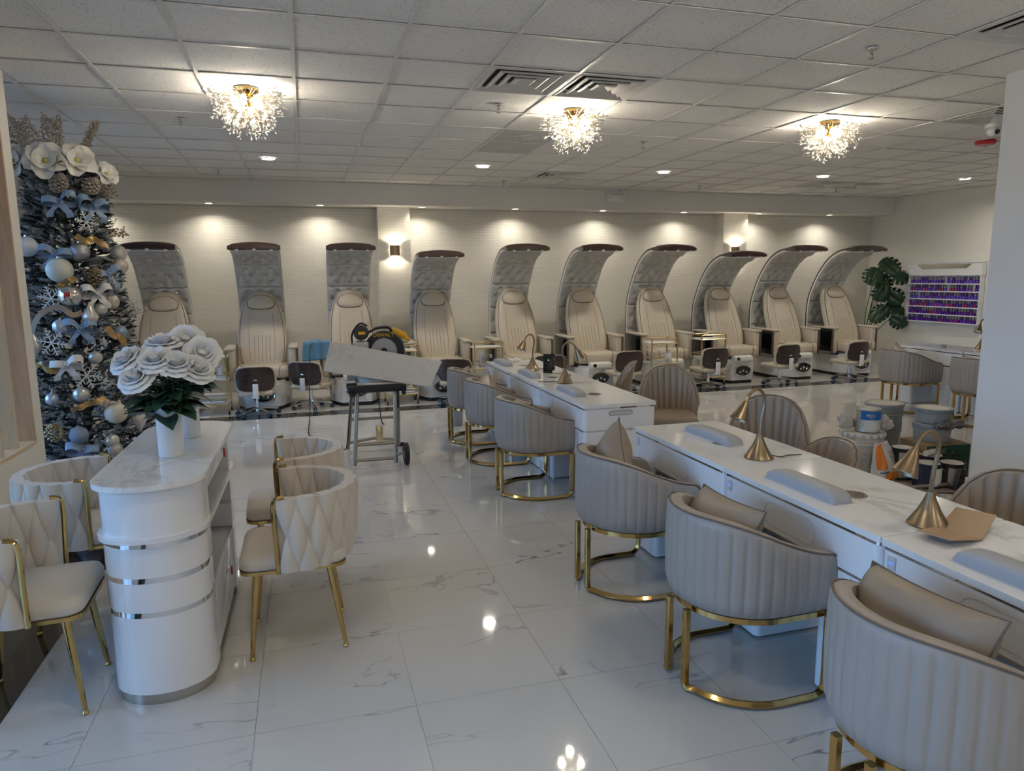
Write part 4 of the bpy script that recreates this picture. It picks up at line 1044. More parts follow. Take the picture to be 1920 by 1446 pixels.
RO = [(-.735, 3.26, 1.335, 'white rose farthest out over the christmas tree'), (-.690, 3.20, 1.265, 'white rose drooping lowest of the bunch'), (-.60, 3.33, 1.395, 'white rose at the top of the bunch, closer to the tree'), (-.515, 3.40, 1.40, 'white rose at the top of the bunch, beside the canopy chair'),
      (-.615, 3.22, 1.335, 'white rose in the front centre of the bunch'), (-.44, 3.32, 1.345, 'white rose leaning toward the gold trolley'), (-.535, 3.22, 1.315, 'white rose facing front above the dark leaves'), (-.455, 3.24, 1.285, 'white rose hanging low on the trolley side'), (-.53, 3.46, 1.36, 'white rose hidden at the back of the bunch')]
for k, (x, y, z, n) in enumerate(RO):
    vx, vy = (-.592, 3.285) if k not in (3, 8, 5) else (-.575, 3.66)
    b = Vector((vx+.014*math.cos(k*2.1), vy+.014*math.sin(k*2.1), .93)); h = Vector((x, y, z)); 
    t = thing('rose', n, 'flower', b, 0, 'white roses in the vases')
    d = (h-b); mid = Vector((d.x*.28, d.y*.28, d.z*.62)); ax = (d-mid).normalized()
    ax = (ax+Vector((0, -.45, .12))).normalized()
    MB().tube(spline([(0, 0, 0), mid, d-ax*.02], 6), .0032, 6).build('stem', 'stem_green', t)
    o = bpy.data.objects.new('flower_head', rose_me[k % 3]); COL.objects.link(o); o.parent = t; o.location = d-ax*.01
    o.rotation_euler = (ax.to_track_quat('Z', 'Y')).to_euler(); o.scale = (.76, .76, .74)
    for q in range(8):
        f = .52+.035*q; p = Vector((0, 0, 0)).lerp(mid, min(1, f*1.4)) if f < .7 else mid.lerp(d, (f-.7)/.3*.8)
        a = k*1.7+q*1.9
        MB().grid(leaf_grid(.15, .046), M=Matrix.Translation(p) @ Euler((-.0+.30*math.sin(q*3+k), 0, a)).to_matrix().to_4x4()).build('leaf', 'leaf_dark', t, angle=80)

# ================================================================ woven velvet dining chairs
def make_woven():
    t = thing('woven_chair', 'x', 'chair', group='cream woven velvet chairs')
    R, xf = .235, .045
    def at(s, off, z):   # s in metres from back centre along the U
        fl = 1+.10*max(0, (z-.42)/.33)
        A = R*PI/2
        if abs(s) <= A:
            a = PI+s/R*-1; p = Vector((R*math.cos(a), R*math.sin(a))); n = Vector((math.cos(a), math.sin(a)))
        else:
            e = abs(s)-A; sg = 1 if s > 0 else -1
            p = Vector((e, sg*R)); n = Vector((0, sg))
        p = p*fl+n*off; return (p.x-.0, p.y, z)
    S = R*PI/2+xf+.02
    rows = []
    for k in range(41):
        s = -S+2*S*k/40; e = (S-abs(s)); zt = .735-.02*(abs(s)/S)**2
        zt -= .012; rows.append([at(s, .001, .435), at(s, .001, zt), at(s, -.005, zt), at(s, -.005, .435)])
    MB().ring_surf(rows, True, True, True).build('back_core', 'velvet', t, angle=50)
    n = 11; step = 2*S/n
    def puff(sc, wf, z0, z1, bulge):
        rings = []
        for i in range(11):
            v = i/10; w = max(.002, wf(v)); ring = []; z = z0+(z1-z0)*v
            env = .45+.55*math.sin(PI*min(1, max(0, .12+.76*v)))
            for j in range(12):
                a = 2*PI*j/12; c, s_ = math.cos(a), math.sin(a)
                ss = max(-S, min(S, sc+w*c)); o = bulge*env*s_*(.35+.65*min(1, w/(step*.42)))
                ring.append(at(ss, (.006 if o > 0 else -.010)+o, z))
            rings.append(ring)
        return MB().ring_surf(rings, True, True, True)
    hw_ = step*.56
    for k in range(n):
        sc = -S+step*(k+.5)
        puff(sc, lambda v: hw_*(1-(1-v)**1.6)**1.0*.98+.002, .555, .745, .031).build('woven_strap', 'velvet', t, angle=70)
        puff(sc, lambda v: hw_*(1-v**1.6)*.98+.002, .415, .59, .031).build('woven_strap', 'velvet', t, angle=70)
        if k < n-1: puff(sc+step/2, lambda v: hw_*math.sin(PI*v)**.9*.86+.002, .425, .728, .037).build('woven_strap', 'velvet', t, angle=70)
    for s in (-1, 1):
        p = [at(s*(S+.006), .012, .412), at(s*(S+.006), .014, .55), at(s*(S+.006), .014, .70), at(s*(S-.004), .010, .742), at(s*(S-.035), .002, .752)]
        MB().tube(spline(p, 5), .0105, 8).build('arm_trim', 'gold', t)
    # seat
    G = []
    pl = rrect(-.215, .235, -.215, .215, .06, 5)
    rings = [[(x*.97, y*.97, .415) for x, y in pl], [(x, y, .425) for x, y in pl], [(x, y, .455) for x, y in pl], [(x*.96, y*.96, .474) for x, y in pl], [(x*.8, y*.8, .482) for x, y in pl], [(x*.4, y*.4, .486) for x, y in pl]]
    MB().ring_surf(rings, True, True, True).build('seat', 'velvet', t, angle=60)
    MB().prism(rrect(-.215, .237, -.217, .217, .06, 5), .400, .416).build('seat_frame', 'gold', t)
    for a, b, c, d in ((.165, .16, .205, .185), (.165, -.16, .205, -.185), (-.14, .14, -.195, .18), (-.14, -.14, -.195, -.18)):
        l = MB().tube([(a, b, .402), (c, d, .018)], [.018, .0095], 12).build('leg', 'gold', t)
        MB().lathe([(.0001, 0), (.011, 0), (.013, .006), (.010, .012), (.007, .016), (.007, .022), (.0001, .022)], 14, c=(c, d, 0)).build('foot', 'gold', l)
    return t
wc0 = make_woven()
WC = [((-.095, 3.25, 0), PI, 'cream woven velvet chair with all four gold legs in view beside the reception table'), ((-.12, 3.93, 0), PI+.03, 'cream woven velvet chair behind the other one, closer to the mitre saw'),
      ((-1.105, 3.03, 0), 0.03, 'cream woven velvet chair in front on the dark border tiles'), ((-1.10, 3.80, 0), 0.05, 'cream woven velvet chair below the christmas tree, behind the other')]
for k, (p, r, n) in enumerate(WC):
    o = wc0 if k == 0 else dup(wc0, p, r); o.location = p; o.rotation_euler = (0, 0, r); o['label'] = n

# ================================================================ mitre saw on its folding stand
ss = thing('saw_stand', 'grey tubular folding saw stand with one wheel', 'saw stand', (.58, 6.45, 0), 0)
for (a, b, n) in (((-.17, -.10, .645), (-.23, -.31, .02), 'l'), ((.17, -.10, .645), (.13, -.31, .02), 'r'), ((-.20, .10, .645), (-.25, .36, .02), 'l'), ((.22, .10, .645), (.24, .36, .02), 'r')):
    MB().tube([a, b], .018, 10).build('leg', 'steel_worn', ss)
def lerp(a, b, f): return tuple(a[i]+(b[i]-a[i])*f for i in range(3))
F1, F2 = ((-.17, -.10, .645), (-.23, -.31, .02)), ((.17, -.10, .645), (.13, -.31, .02)); B1, B2 = ((-.20, .10, .645), (-.25, .36, .02)), ((.22, .10, .645), (.24, .36, .02))
for f in (.72, .93): MB().tube([lerp(*F1, f), lerp(*F2, f)], .016, 10).build('cross_bar', 'steel_worn', ss)
for f in (.5, .9): MB().tube([lerp(*B1, f), (0, lerp(*B1, f)[1], lerp(*B1, f)[2]+(.03 if f > .8 else 0)), lerp(*B2, f)], .014, 10).build('cross_bar', 'steel_worn', ss)
tb = MB().rbox(-.25, .27, -.14, -.08, .64, .70, .006).rbox(-.25, .27, .06, .12, .64, .70, .006).build('top_rail', 'black', ss)
MB().rbox(-.17, .25, -.12, .10, .70, .725, .004).build('saw_bed', 'steel', ss)
for x in (-.18, .18): MB().rbox(x-.02, x+.02, -.12, -.08, .48, .645, .004).build('leg_bracket', 'black', ss)
MB().tube([(.13, -.30, .09), (.20, -.32, .11)], .014, 8).build('axle', 'steel_worn', ss)
wh = MB().lathe([(.03, -.018), (.085, -.022), (.10, -.014), (.10, .014), (.085, .022), (.03, .018)], 28, M=T(.225, -.32, .10, ry=PI/2)).build('wheel', 'rubber', ss)
MB().lathe([(.0001, -.02), (.035, -.02), (.035, .02), (.0001, .02)], 16, M=T(.225, -.32, .10, ry=PI/2)).build('hub_cap', 'steel_worn', wh)
MB().tube([(.24, .36, .025), (.29, .37, .025)], .02, 10).build('rubber_foot', 'rubber', ss)
MB().rbox(-.03, .03, -.27, -.25, .22, .36, .005).build('latch_plate', 'gold_pale', ss)
MB().tube(spline([(.0, -.13, .66), (.02, -.16, .5), (.03, -.2, .38), (.05, -.22, .36)], 5), .006, 6).build('release_cable', 'black', ss)
MB().cyl((-.07, -.145, .61), (-.07, -.155, .61), .03).build('gauge', 'chrome', ss)
for x in (-.22, .24): MB().cyl((x, -.15, .63), (x, -.17, .63), .022, n=8).build('clamp_knob', 'black', ss)

mat('yellow', (0.75, 0.42, 0.02), 0.4); mat('saw_grey', (0.45, 0.44, 0.41), 0.35, .4); mat('saw_dark', (0.02, 0.02, 0.022), 0.4)
ms = thing('mitre_saw', 'yellow and black DEWALT mitre saw standing behind the marble slab', 'saw', (.60, 6.50, .725), 0)
MB().lathe([(.0001, 0), (.17, 0), (.17, .03), (.15, .05), (.0001, .05)], 30).build('turntable', 'saw_grey', ms)
MB().rbox(-.26, .26, .04, .08, .0, .10, .006).build('fence', 'saw_grey', ms)
bl = T(.09, .05, .265, rx=PI/2, rz=-.25)
gp = arc(0, 0, .185, -25, 205, 22)+arc(0, 0, .12, 205, -25, 16)
g = MB().prism(gp, -.035, .035, bl).build('blade_guard', 'saw_dark', ms, angle=30)
MB().lathe([(.0001, -.028), (.15, -.028), (.15, .028), (.0001, .028)], 32, M=bl).build('lower_guard', 'saw_grey', ms)
MB().lathe([(.0001, -.004), (.155, -.0015), (.155, .0015), (.0001, .004)], 40, M=bl).build('blade', 'steel', ms)
MB().lathe([(.0001, -.05), (.03, -.05), (.03, .03), (.0001, .03)], 16, M=bl).build('arbor', 'saw_dark', ms)
text_mesh('DEWALT', .048, 'maker_lettering', 'yellow', g, bl @ T(0, .148, .037) , .001)
mo = MB().lathe([(.0001, -.07), (.045, -.07), (.066, -.055), (.068, .04), (.055, .07), (.0001, .075)], 26, M=T(-.115, .08, .435, rx=PI/2-.15)).build('motor', 'saw_dark', ms)
MB().rbox(-.03, .03, -.008, .008, -.014, .014, .003, M=T(-.115, .003, .437)).build('motor_badge', 'yellow', mo)
MB().tube(spline([(-.19, .08, .28), (-.20, .06, .42), (-.13, .05, .52), (-.06, .06, .50)], 6), .009, 8).build('motor_strap', 'saw_dark', ms)
MB().rbox(-.20, -.05, .04, .16, .22, .36, .02).rbox(-.05, .04, .06, .12, .28, .36, .015).build('arm_casting', 'saw_grey', ms)
MB().cyl((-.10, .20, .02), (-.06, .12, .32), .03, .04).build('pivot_column', 'saw_grey', ms)
MB().tube(spline([(-.05, .05, .44), (.02, .05, .475), (.13, .05, .48), (.16, .05, .44)], 6), .013, 8).build('handle', 'saw_dark', ms)
MB().rbox(-.08, .08, -.025, .025, -.03, .03, .018, 3, M=T(.235, .13, .42, ry=.45, rz=.2)).rbox(-.05, .05, -.018, .018, -.02, .02, .012, 2, M=T(.30, .14, .375, ry=.75)).build('lever_grip', 'yellow', ms)

sl = MB()
A, B, Cc, D = Vector((.20, 6.40, 1.105)), Vector((1.20, 6.40, .885)), Vector((1.06, 6.27, .672)), Vector((.128, 6.27, .86))
nn = (B-A).cross(D-A).normalized()*.012
if nn.y > 0: nn = -nn
sl.add([A, B, Cc, D, A-nn, B-nn, Cc-nn, D-nn], [(0, 1, 2, 3), (7, 6, 5, 4), (0, 4, 5, 1), (1, 5, 6, 2), (2, 6, 7, 3), (3, 7, 4, 0)])
marble('slab_marble', (0.52, 0.51, 0.49), (0.33, 0.31, 0.29), .35, 5, .6, .03, per_object=False)
o = sl.build('marble_slab', 'slab_marble', smooth=False); tag(o, 'long cut marble slab propped slanting against the mitre saw', 'stone slab')
o = MB().tube(spline([(.36, 6.36, .63), (.33, 6.34, .40), (.30, 6.45, .12), (.26, 6.9, .02), (.14, 7.25, .012), (-.02, 7.6, .008), (-.02, 8.3, .008), (-.01, 8.74, .02), (.0, 8.86, .30), (.02, 8.94, .64), (.04, 9.16, .80), (.07, 9.36, .835)], 8), .006, 7).build('power_cord', 'black')
tag(o, 'black power cord looping from the saw stand down to the floor', 'cord')
# waste bin
o = MB().lathe([(.0001, 0), (.075, 0), (.09, .20), (.092, .205), (.088, .205), (.073, .01), (.0001, .008)], 28).build('waste_bin', 'cushion_grey'); o.location = (1.58, 7.66, 0)
tag(o, 'small grey round waste bin behind the farthest barrel chair', 'bin')
MB().tube([(x, y, .205) for x, y in arc(0, 0, .091, 0, 350, 35)], .004, 6, closed=True).build('rim', 'steel', o)
for (x, y, n) in ((4.86, 5.62, 'round brass floor outlet cover, farther of two'), (4.92, 5.42, 'round brass floor outlet cover, closer of two')):
    o = MB().lathe([(.0001, .004), (.085, .004), (.09, 0)], 32).build('floor_outlet', 'brass_brushed'); o.location = (x, y, 0); tag(o, n, 'floor outlet', 'brass floor outlet covers')
    MB().tube([(a, b, .0045) for a, b in arc(0, 0, .06, 0, 350, 30)], .002, 5, closed=True).build('lid_seam', 'vent_dark', o)
# ================================================================ painters' pails, cans, box and bag by the column
mat('pail_grey', (0.30, 0.31, 0.31), 0.45, noise=(6, .1)); mat('pail_white', (0.56, 0.55, 0.52), 0.4, noise=(7, .08)); mat('label_print', (0.36, 0.35, 0.34), 0.5); mat('label_white', (0.66, 0.66, 0.66), 0.4)
mat('can_metal', (0.55, 0.54, 0.52), 0.3, .7); mat('can_navy', (0.015, 0.02, 0.05), 0.35); mat('can_black', (0.02, 0.02, 0.022), 0.4); mat('label_blue', (0.02, 0.14, 0.45), 0.3)
mat('paint_skin', (0.60, 0.56, 0.49), 0.4, noise=(20, .12)); mat('box_green', (0.012, 0.06, 0.035), 0.6, noise=(8, .1)); mat('card_brown', (0.30, 0.20, 0.11), 0.8, noise=(9, .1))
mat('bag_orange', (0.72, 0.22, 0.04), 0.35); mat('bag_white', (0.62, 0.60, 0.57), 0.35, noise=(9, .15)); mat('rag', (0.17, 0.16, 0.155), 0.95, noise=(20, .4), bump=(40, .5)); mat('drop_cloth', (0.26, 0.215, 0.165), 0.95, noise=(14, .25), bump=(60, .5))
mat('plastic_film', (0.72, 0.70, 0.66), 0.3, trans=.25); mat('maroon', (0.09, 0.025, 0.02), 0.5)
def pail(loc, r, h, m, label, lid=True, lines=True, crimp=False, bail=True):
    t = thing('paint_pail', label, 'pail', loc, 0, "painters' pails")
    rb = r*.88
    MB().lathe([(.0001, 0), (rb, 0), (rb+.003, .006), (r*.96, h*.70), (r*.97, h*.71), (r*1.03, h*.715), (r*1.03, h*.735), (r*.975, h*.74), (r*.98, h*.80), (r*1.04, h*.805), (r*1.04, h*.825), (r*.985, h*.83), (r, h*.97), (r*.94, h*.975), (r*.93, h*.8), (.0001, h*.8)], 40).build('body', m, t)
    if lid:
        l = MB().lathe([(.0001, h*.982), (r*.86, h*.982), (r*.89, h*.988), (r*1.0, h*1.0), (r*1.06, h*.985), (r*1.06, h*.945), (r*1.03, h*.94)], 40, caps=False).build('lid', m, t)
        MB().lathe([(.0001, h*.988), (r*.84, h*.986)], 32).build('paint_residue', 'paint_skin', l)
        if crimp:
            for k in range(18):
                a = 2*PI*k/18; c, s = math.cos(a), math.sin(a)
                MB().rbox(-.020, .020, -.004, .004, -.018, .016, .003, M=Matrix.Translation((r*1.075*c, r*1.075*s, h*.955)) @ Euler((0, 0, a+PI/2)).to_matrix().to_4x4()).build('crimp_tab', 'label_white', l)
    if bail: MB().tube([(r*1.05*math.cos(a), -.03-r*.55*math.sin(a), h*.90-r*.25*math.sin(a)) for a in [PI*k/16 for k in range(17)]], .0025, 6).build('bail_handle', 'steel', t)
    if lines:
        rr = random.Random(2)
        def band(a0, a1, z, dz, o, mm):
            rr_ = r*(.88+.08*z/(h*.7))+o; return MB().ring_surf([[(rr_*math.cos(a0+(a1-a0)*k/12), rr_*math.sin(a0+(a1-a0)*k/12), zz) for k in range(13)] for zz in (z, z+dz)], False)
        lb = band(-2.9, -.3, h*.13, h*.42, .0015, 0).build('paper_label', 'label_white', t)
        prn = MB()
        for q in range(16):
            z = h*(.15+.024*q)
            for a0, a1 in ((-2.8, -1.95), (-1.85, -1.15), (-1.05, -.4)):
                e = a1-rr.uniform(0, .35); b_ = band(a0, e, z, h*.011, .0026, 0); prn.add(b_.v, b_.f)
        tag(prn.build('small_print', 'label_print', lb), kind='stuff')
    return t
def can(loc, r, h, m, lab, label, top='paint_skin', labspan=(-2.6, -.5)):
    t = thing('paint_can', label, 'paint can', loc, 0, 'metal paint cans')
    MB().lathe([(.0001, 0), (r, 0), (r*1.02, .004), (r, .010), (r, h-.012), (r*1.025, h-.006), (r*1.01, h), (r*.93, h), (r*.90, h-.006), (.0001, h-.006)], 36).build('body', m, t)
    MB().lathe([(.0001, h-.0055), (r*.86, h-.0055), (r*.84, h-.001), (.0001, h-.001)], 30).build('lid', top, t)
    a0, a1 = labspan
    if lab: MB().ring_surf([[((r+.0012)*math.cos(a0+(a1-a0)*k/14), (r+.0012)*math.sin(a0+(a1-a0)*k/14), z) for k in range(15)] for z in (.02, h-.03)], False).build('paper_label', lab, t)
    MB().tube([((r+.004)*math.cos(a), -.008-r*.5*math.sin(a), h*.8-r*.6*math.sin(a)) for a in [PI*k/14 for k in range(15)]], .0018, 6).build('wire_handle', 'steel', t)
    return t
pail((4.47, 4.72, .004), .165, .345, 'pail_white', 'big white metal pail of compound with crimped lid, closest of the pails', crimp=True)
c = can((4.50, 4.70, .351), .098, .195, 'can_metal', 'label_white', 'gallon can with blue banded label on top of the white pail')
MB().ring_surf([[(.1004*math.cos(-2.9+2.6*k/14), .1004*math.sin(-2.9+2.6*k/14), z) for k in range(15)] for z in (.105, .178)], False).build('blue_band', 'label_blue', c)
text_mesh('PRO', .035, 'lettering', 'label_white', c, T(-.055, -.0855, .142, rx=PI/2, rz=-.57), .001)
prn = MB()
for q in range(7): prn.box(-.045, .005+.03*((q*5) % 3)/3, -.0, .001, .03+q*.010, .034+q*.010)
tag(prn.build('small_print', 'label_print', c), kind='stuff'); c.children[-1].location = (.0, -.1015, 0)
pail((4.98, 5.02, .004), .15, .36, 'pail_grey', 'lower grey plastic pail of the stack behind the white pail', lid=False, lines=False, bail=False)
pail((4.98, 5.02, .155), .155, .355, 'pail_grey', 'upper grey plastic pail of the stack behind the white pail', lines=False)
# films sticking out by the blue can
for (x, y, z, sx, sz, n) in ((4.36, 4.78, .36, .09, .13, 'crumpled clear film beside the blue labelled can, on the white pail'), (4.66, 4.66, .35, .07, .12, 'crumpled cream film bag between the blue labelled can and grey pails')):
    rr = random.Random(int(x*100)); m = MB().sphere((0, 0, .5), .5, 14, 10)
    m.v = [Vector((p.x*sx*2*(1+.25*math.sin(9*p.z+5*p.y)), p.y*.07*(1+.3*math.sin(11*p.x)), p.z*sz*(1+.25*math.sin(7*p.x+3)))) for p in m.v]
    o = m.build('plastic_wrap', 'plastic_film', angle=30); o.location = (x, y, z-.003); tag(o, n, 'plastic wrap', 'crumpled wraps on the white pail')
gb = thing('cardboard_box', 'dark green cardboard box reading GENE under the two stacked pails', 'box', (4.93, 4.42, .004), -.12)
MB().rbox(-.20, .20, -.15, .15, 0, .285, .004).build('carton', 'box_green', gb)
for a, b in ((-.20, 0), (0, .20)): MB().box(a+.002, b-.002, -.152, .152, .285, .290).build('top_flap', 'card_brown', gb, smooth=False)
MB().rbox(.03, .13, -.1525, -.149, .185, .212, .001).build('hand_hole', 'black', gb)
MB().box(-.204, -.199, -.15, .15, .0, .285).build('corner_fold', 'card_brown', gb, smooth=False)
text_mesh('GENE', .06, 'lettering', 'card_brown', gb, T(-.10, -.1515, .235, rx=PI/2), .001)
pail((4.93, 4.46, .295), .145, .15, 'pail_grey', 'lower short grey pail standing on the green box', lines=False, bail=False)
pail((4.93, 4.46, .447), .140, .12, 'pail_grey', 'top short grey pail above the green box with wire bail up', lines=False)
P = []
for i in range(12):
    P.append([(-.13+.26*i/11, -.05+.10*j/7+.01*math.sin(i*1.3), .03*math.sin(i*.9+j*.8)*.5+.03+.015*math.cos(j*1.7+i)) for j in range(8)])
o = MB().grid(P).build('rag', 'rag', angle=70); o.location = (4.95, 4.30, .42); o.modifiers.new('thick', 'SOLIDIFY').thickness = .012; tag(o, 'dark grey rag hanging over the short pails on the green box', 'rag')
can((4.60, 4.42, .012), .092, .255, 'can_black', 'label_print', 'tall dark can behind the cone shade of the lamp'); can((4.76, 4.30, .012), .10, .21, 'can_black', None, 'black paint can with a dirty roller on its lid', labspan=(-2, -1))
can((4.60, 4.17, .012), .098, .19, 'can_navy', 'label_white', 'navy and white paint can closest to the desks', labspan=(-1.95, -.2)); can((4.78, 4.12, .012), .095, .19, 'can_black', 'label_print', 'dark paint can beside the navy one, against the column')
ro = thing('paint_roller', 'dirty paint roller lying on the black can', 'paint roller', (4.75, 4.28, .245), .3)
MB().lathe([(.0001, -.1), (.022, -.1), (.024, -.09), (.024, .09), (.022, .1), (.0001, .1)], 16, M=T(0, 0, 0, ry=PI/2)).build('sleeve', 'paint_skin', ro)
MB().tube(spline([(.1, 0, 0), (.14, 0, 0), (.15, -.04, .0), (.12, -.10, .0)], 5), .004, 6).build('rod', 'steel', ro)
bag = thing('cement_bag', 'crumpled orange and white bag slumped against the white pail', 'bag', (4.44, 4.42, .004), .25)
def bag_mesh(z0, z1, off=0.0, a0=0, a1=2*PI, closed=True):
    rows = []
    for i in range(15):
        v = z0+(z1-z0)*i/14; row = []; h = .31
        w = .125*(1-.35*max(0, (v-.55)/.45)**1.5)*(1+.06*math.sin(9*v)); d = .075*(1-.75*max(0, (v-.4)/.6))*(.75+.25*min(1, v/.1))
        for j in range(25):
            a = a0+(a1-a0)*j/24; k = 1+.06*math.sin(5*a+6*v)+.04*math.sin(9*a-8*v)
            row.append(((w*k+off)*math.cos(a)-.05*v*v, (d*k+off)*math.sin(a)+.02*v, h*v+.01*math.sin(3*a+1)*v))
        rows.append(row)
    return MB().ring_surf(rows, False, False, False) if not closed else MB().ring_surf([r[:-1] for r in rows], True, True, True)
bag_mesh(0, 1).build('sack', 'bag_white', bag, angle=40)
bag_mesh(.34, .97, .002, -2.9, -2.0, False).build('orange_print', 'bag_orange', bag, angle=40)
bag_mesh(.04, .28, .002, -2.2, -.95, False).build('orange_foot_print', 'bag_orange', bag, angle=40); bag_mesh(.25, .285, .0025, -2.6, -1.9, False).build('blue_print', 'label_blue', bag, angle=40)
bk = MB()
for q in range(7): m_ = bag_mesh(.40+.06*q, .425+.06*q, .003, -1.55, -.75, False); bk.add(m_.v, m_.f)
tag(bk.build('small_print', 'label_print', bag), kind='stuff')
P = []
for i in range(25):
    P.append([(4.28+.68*i/24, 3.98+.50*j/15+.03*math.sin(i*.8)*(1-j/15), .004+.010*abs(math.sin(i*.9+j*.7))*(1 if j < 4 or i < 3 else .3)) for j in range(16)])
o = MB().grid(P).build('drop_cloth', 'drop_cloth', angle=70); o.modifiers.new('thick', 'SOLIDIFY').thickness = .003; tag(o, 'paint-stained brown drop cloth spread under the cans', 'drop cloth')
o = MB().tube([(4.36, 4.12, .035), (4.95, 4.03, .05)], .014, 10).build('extension_pole', 'steel_worn'); tag(o, 'grey extension pole lying across the drop cloth', 'pole')
MB().cyl((4.92, 4.035, .05), (5.0, 4.02, .052), .018).build('grip', 'black', o)
tn = thing('trowel_tray', 'black plastic tool tray leaning on the column base', 'tray', (4.72, 4.0, .012), .2)
MB().rbox(-.05, .05, -.02, .02, 0, .17, .012, M=T(0, 0, 0, ry=.3)).build('tray_body', 'black', tn)
for k in range(4): MB().rbox(-.035, .035, -.024, -.019, .03+.03*k, .04+.03*k, .002, M=T(0, 0, 0, ry=.3)).build('tray_rib', 'rubber', tn)

# ================================================================ monstera in the corner
pl = thing('monstera', 'tall dark green monstera plant in the corner beside the end pedicure chair', 'plant', (9.66, 10.36, 0))
mat('leaf_green', (0.012, 0.040, 0.014), 0.35, noise=(6, .4)); mat('pot', (0.03, 0.03, 0.03), .5); mat('soil', (.03, .02, .015), .95)
MB().lathe([(.0001, 0), (.13, 0), (.17, .30), (.18, .31), (.165, .31), (.155, .27), (.0001, .265)], 30).build('pot', 'pot', pl)
MB().lathe([(.0001, .272), (.155, .272)], 20).build('soil', 'soil', pl)
def monstera(L):
    pts = []; n = 64
    for k in range(n+1):
        a = PI*k/n            # one half, from tip to base
        r = L*.52*(1.0+.10*math.sin(a)); x = r*math.sin(a)*.92; y = L*.5+r*math.cos(a)*.98
        if .10 < a/PI < .86:
            ph = (a/PI*7.0) % 1.0
            if ph < .22: x *= .62
        if a/PI > .9: y += .10*L*(a/PI-.9)/.1*.6
        pts.append((max(x, .002), y))
    m = MB(); zf = lambda x, y: -.55*(x*x)/L-.25*(max(0, y-.45*L)**2)/L
    for s in (-1, 1):
        v = []
        for x, y in pts: v += [(0, y, zf(0, y)), (s*x*.5, y, zf(x*.5, y)), (s*x, y, zf(x, y))]
        f = []
        for k in range(n): f += [(3*k, 3*k+1, 3*k+4, 3*k+3), (3*k+1, 3*k+2, 3*k+5, 3*k+4)]
        m.add(v, f)
    return m
LV = [(9.64, 10.15, 1.63, .36, (1.15, 0.1, 2.6)), (9.93, 10.15, 1.80, .36, (1.0, -.2, 3.4)), (10.17, 10.05, 1.63, .34, (.95, .2, 4.2)), (9.76, 10.1, 1.33, .30, (1.1, 0, 2.5)), (10.03, 10.1, 1.25, .34, (.9, .1, 3.8)),
      (9.80, 10.1, 1.0, .30, (.8, 0, 2.0)), (10.12, 10.1, 1.03, .32, (.8, 0, 4.3)), (10.10, 10.0, .84, .30, (.55, .1, 4.0)), (9.66, 10.05, .93, .26, (.45, 0, 1.7)), (9.9, 10.2, 1.52, .30, (1.2, 0, 3.0))]
for k, (x, y, z, L, r) in enumerate(LV):
    p = Vector((min(x, 10.08)-9.66, y-10.36, z))
    q_ = random.Random(k); nz = Vector((-.55+q_.uniform(-.35, .35), -.75, .25+q_.uniform(-.15, .3))).normalized()
    ty_ = Vector((math.sin(r[2]-3.0)*1.1, -.25, -.55)); ty_ = (ty_-nz*ty_.dot(nz)).normalized(); tx_ = ty_.cross(nz)
    Mx = Matrix.Translation(p) @ Matrix((tx_, ty_, nz)).transposed().to_4x4() @ Matrix.Translation((0, -L*.45, 0))
    lf = monstera(L).build('leaf', 'leaf_green', pl, angle=70); lf.matrix_local = Mx; lf.modifiers.new('thick', 'SOLIDIFY').thickness = .002
    b = Mx @ Vector((0, .02, 0)); MB().tube(spline([(.03*math.cos(k), .03*math.sin(k), .27), (p.x*.35, p.y*.3, .27+(z-.27)*.55), b], 6), .007, 6).build('stalk', 'stem_green', pl)

# ================================================================ nail polish rack on the end wall
rk = thing('polish_rack', 'white six-shelf wall rack for nail polish', 'rack', (10.285, 9.265, .83), 0)
RY0, RY1 = -.69, .69
MB().box(-.012, .0, RY0, RY1, 0, .80).build('back_board', 'white_plastic', rk, smooth=False)
for s in (RY0, RY1-.012): MB().box(-.085, -.012, s, s+.012, 0, .80).build('side', 'white_plastic', rk, smooth=False)
for k in range(6): MB().box(-.085, -.012, RY0+.012, RY1-.012, .0+.128*k, .018+.128*k).build('shelf', 'white_plastic', rk, smooth=False)
hp = MB().prism([(RY0-.01, .785), (RY1+.01, .785), (RY1+.01, .99), (RY0-.01, .99)], 0, .09, M=Matrix(((0, 0, -1, 0), (1, 0, 0, 0), (0, 1, 0, 0), (0, 0, 0, 1)))).build('header', 'white_plastic', rk, smooth=False)
MB().prism([(-.42, .90), (.42, .90), (.52, .97), (-.52, .97)], .09, .094, M=Matrix(((0, 0, -1, 0), (1, 0, 0, 0), (0, 1, 0, 0), (0, 0, 0, 1)))).build('header_inlay', 'steel', hp, smooth=False)
MB().box(-.10, .0, RY0-.015, RY1+.015, .99, 1.005).build('header_cap', 'white_plastic', rk, smooth=False)
PCOL = {'purple': (0.10, 0.015, 0.30), 'deep violet': (0.05, 0.008, 0.16), 'blue violet': (0.10, 0.05, 0.45), 'magenta': (0.30, 0.015, 0.20), 'dark red': (0.22, 0.015, 0.04)}
for n, c in PCOL.items(): mat('polish_'+n, c, .12, coat=.5)
mat('cap_grey', (0.26, 0.25, 0.27), .3); mat('cap_violet', (0.10, 0.02, 0.26), .25)
bme = {n: MB().lathe([(.0001, 0), (.021, 0), (.0235, .003), (.0235, .044), (.014, .052), (.008, .055), (.0001, .055)], 12).mesh('polish_bottle', 'polish_'+n) for n in PCOL}
cme = [MB().lathe([(.0001, .054), (.0155, .054), (.0135, .105), (.0001, .106)], 10).mesh('cap', m) for m in ('cap_grey', 'cap_violet')]
rr = random.Random(11); SHN = ['bottom', 'second', 'third', 'fourth', 'fifth', 'top']
